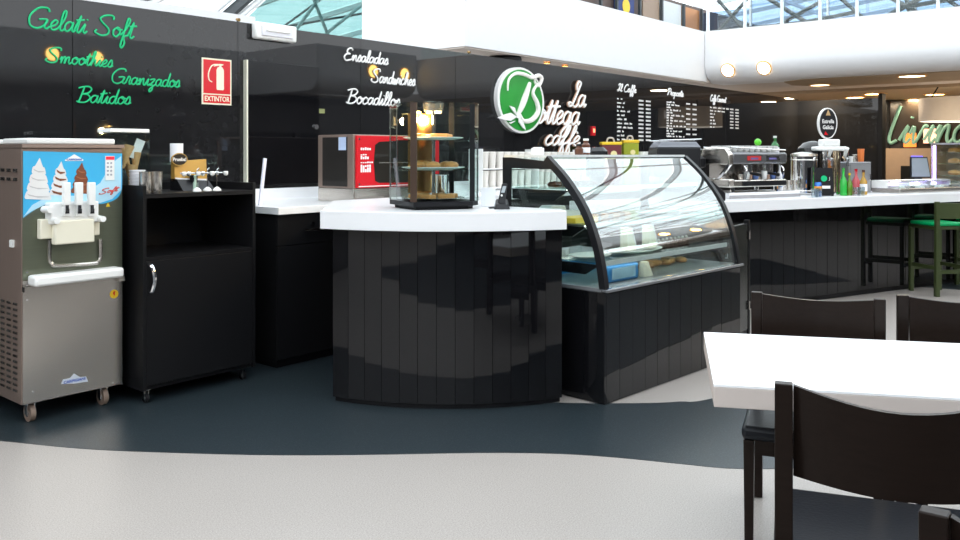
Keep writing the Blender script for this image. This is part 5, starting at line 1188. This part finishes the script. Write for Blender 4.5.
# ---- "Living" lettering on the dark restaurant front
M_lv = mat('living_teal', (.17,.36,.31), .5)
GL['%'] = (.75, [[(.35,2.1),(.2,1.2),(.12,.3),(.3,0),(.6,.15)]])
def pl_r(pxl):
    return lambda x, z: (20.94, x, z)
a = onu(886, 149, 20.94); b = onu(975, 149, 20.94)
def lvp(x, z): return (20.93, a.y - x, z)
xs = (a.y - b.y)/(script_width('%iving') + .3)
tag(script('%iving', 0, onu(890, 143, 20.93).z, xs, .40, .038, lvp, .25, 8, 6).build('wall_lettering', M_lv), 'large teal brush lettering Living on the dark restaurant front', 'lettering')
# restaurant bits
p = onu(907, 170, 19.5)
t = thing('beige_counter_unit', 'beige service unit with dark doorway in the restaurant behind the bar', 'cabinet', (19.5, p.y, 0))
MB().box(0, .5, -.62, .62, 0, 1.62).build('body', mat('beige_unit', (.28,.20,.14), .5), t, smooth=False)
MB().box(-.01, -.0005, -.25, .12, .0025, 1.25).build('doorway', M_blk, t, smooth=False)
MB().box(-.012, -.0005, -.30, -.08, 1.36, 1.46).build('blue_display', mat('blue_led', (.1,.1,.9), .4, emit=(.12,.1,1.0), estr=1.5), t, smooth=False)
for px, py, m, lab in ((910, 140, mat('orange_sign', (.8,.2,.03), .5, emit=(1,.28,.04), estr=.8), 'small orange sign on the restaurant front'), (930, 136, mat('pink_sign', (.9,.5,.35), .5, emit=(1,.55,.4), estr=1.2), 'small pale lit sign on the restaurant front')):
    p = onu(px, py, 20.93); t = thing('lit_sign', lab, 'sign', (20.93, p.y, p.z))
    MB().box(-.02, .0, -.13, .13, -.16, .16).build('face', m, t, smooth=False); MB().box(0.0005, .02, -.14, .14, -.17, .17).build('frame', M_blk, t, smooth=False)
# ================================================================== BAR STOOL
M_olv = mat('green_lacquer', (.045,.060,.020), .35, var=.15)
M_grn = mat('green_cushion', (.0,.50,.16), .4, var=.05)
def stool(loc, rz, lab):
    t = thing('bar_stool', lab, 'bar stool', loc, rz, 'green bar stools')
    for sx in (-1, 1):
        MB().hexa([(sx*.17-.02, .17, .003), (sx*.17+.02, .17, .003), (sx*.17+.02, .21, .003), (sx*.17-.02, .21, .003)], [(sx*.17-.02, .17, .70), (sx*.17+.02, .17, .70), (sx*.17+.02, .21, .70), (sx*.17-.02, .21, .70)]).build('leg', M_olv, t, smooth=False, bevel=.003)
        MB().hexa([(sx*.17-.022, -.24, .003), (sx*.17+.022, -.24, .003), (sx*.17+.022, -.195, .003), (sx*.17-.022, -.195, .003)], [(sx*.17-.022, -.24, 1.0), (sx*.17+.022, -.24, 1.0), (sx*.17+.022, -.205, 1.0), (sx*.17-.022, -.205, 1.0)]).build('leg', M_olv, t, smooth=False, bevel=.003)
        MB().box(sx*.17-.012, sx*.17+.012, -.194, .169, .28, .32).build('stretcher', M_olv, t, smooth=False)
    for y in (-.215, .19): MB().box(-.147, .147, y-.012, y+.012, .24, .28).build('stretcher', M_olv, t, smooth=False)
    MB().box(-.18, .18, -.19, .22, .701, .735).build('seat_board', M_olv, t, smooth=False)
    MB().box(-.175, .175, -.185, .21, .736, .775).build('cushion', M_grn, t, bevel=.015)
    rows = [[(-.145 + .29*i/10, -.232 - .03*math.sin(math.pi*i/10), z) for i in range(11)] for z in (.82, .90, .985)]
    MB().sheet(rows, (0, .02, 0)).build('backrest', M_olv, t)
    return t
q = onz(937, 297); ST_ = math.radians(-41)
base = Vector((q.x, q.y)) - Matrix.Rotation(ST_, 2) @ Vector((-.17, -.22))
stool((base.x, base.y, 0), ST_, 'green bar stool with bright green cushion at the end of the bar')
b2 = base + BE*.85
stool((b2.x, b2.y, 0), ST_, 'green bar stool with bright green cushion, second along the bar')
# ================================================================== TABLE AND CHAIRS
def dirLD(a, b): d = R_*a + F_*b; return math.atan2(d.y, d.x)
N_ = LD(.762, 2.77); trz = dirLD(.976, -.2175)
TB = thing('dining_table', 'long white table with thick cream edge and steel pedestal', 'table', (N_.x, N_.y, 0), trz)
TL, TDp = 1.75, .83
MB().box(0, TL, 0, TDp, .742, .75).build('tabletop', M_tablew, TB, smooth=False)
MB().box(0, TL, 0, TDp, .675, .7415).build('edge_slab', M_edge, TB, smooth=False, bevel=.003)
MB().cyl((TL*.58, TDp/2, .03), (TL*.58, TDp/2, .66), .045, n=20).build('pedestal', M_steel, TB)
MB().box(TL*.58-.2, TL*.58+.2, TDp/2-.2, TDp/2+.2, .66, .6745).build('mount_plate', M_steel, TB, smooth=False)
MB().lathe([(.05, .0025), (.28, .0025), (.28, .012), (.06, .03), (.02, .03)], TL*.58, TDp/2, 32).build('foot_disc', M_steel, TB)
def chair(loc, rz, lab, wd=.53, group=None):
    t = thing('dining_chair', lab, 'chair', loc, rz, group)
    hw = wd/2
    for sx in (-1, 1):
        x = sx*(hw - .0225)
        MB().hexa([(x-.0225, -.27, .003), (x+.0225, -.27, .003), (x+.0225, -.235, .003), (x-.0225, -.235, .003)], [(x-.0225, -.245, .90), (x+.0225, -.245, .90), (x+.0225, -.21, .90), (x-.0225, -.21, .90)]).build('leg', M_wood, t, smooth=False, bevel=.003)
        MB().hexa([(x-.016, .205, .003), (x+.016, .205, .003), (x+.016, .235, .003), (x-.016, .235, .003)], [(x-.02, .20, .40), (x+.02, .20, .40), (x+.02, .24, .40), (x-.02, .24, .40)]).build('leg', M_wood, t, smooth=False, bevel=.003)
        MB().box(x-.012, x+.012, -.225, .199, .345, .40).build('side_rail', M_wood, t, smooth=False)
    MB().box(-hw+.046, hw-.046, .21, .232, .345, .40).build('front_rail', M_wood, t, smooth=False)
    MB().box(-hw+.046, hw-.046, -.25, -.228, .345, .40).build('rear_rail', M_wood, t, smooth=False)
    MB().box(-hw-.004, hw+.004, -.205, .25, .401, .455).build('seat', M_leather, t, bevel=.018)
    n = 16; rows = []
    for fz in (0, .2, .4, .6, .8, 1.0):
        row = []
        for i in range(n + 1):
            s = i/n; bow = math.sin(math.pi*s)
            zt_ = .895 - .028*bow; zb_ = .655 - .005*bow
            row.append((-hw + .046 + (wd - .092)*s, -.228 - .078*bow + .012*(1-fz), zb_ + (zt_ - zb_)*fz))
        rows.append(row)
    MB().sheet(rows, (0, .018, 0)).build('backrest', M_wood, t)
    return t
def place_chair(anchor, ax, side, lab, wd, ytop=-.228):
    """anchor = ground point (lat, d) below one rear post; ax = the chair's own x direction in (lat, d)"""
    rz = dirLD(*ax); A = LD(*anchor)
    lx = side*(wd/2 - .0225); off = Matrix.Rotation(rz, 2) @ Vector((lx, ytop))
    return chair((A.x - off.x, A.y - off.y, 0), rz, lab, wd)
place_chair((.797, 2.23), (.94, -.34), -1, 'dark wooden chair with its back to the open floor, pushed in at table end', .58)
place_chair((1.205, 3.70), (-.93, .37), 1, 'dark wooden chair across the table, turned slightly, next to the display case side', .53)
place_chair((1.80, 3.62), (-.95, .31), 1, 'dark wooden chair across the table, second from the table end', .53)
place_chair((.765, 1.43), (.80, -.60), -1, 'dark wooden chair standing apart behind the chair pushed in at the table', .53)
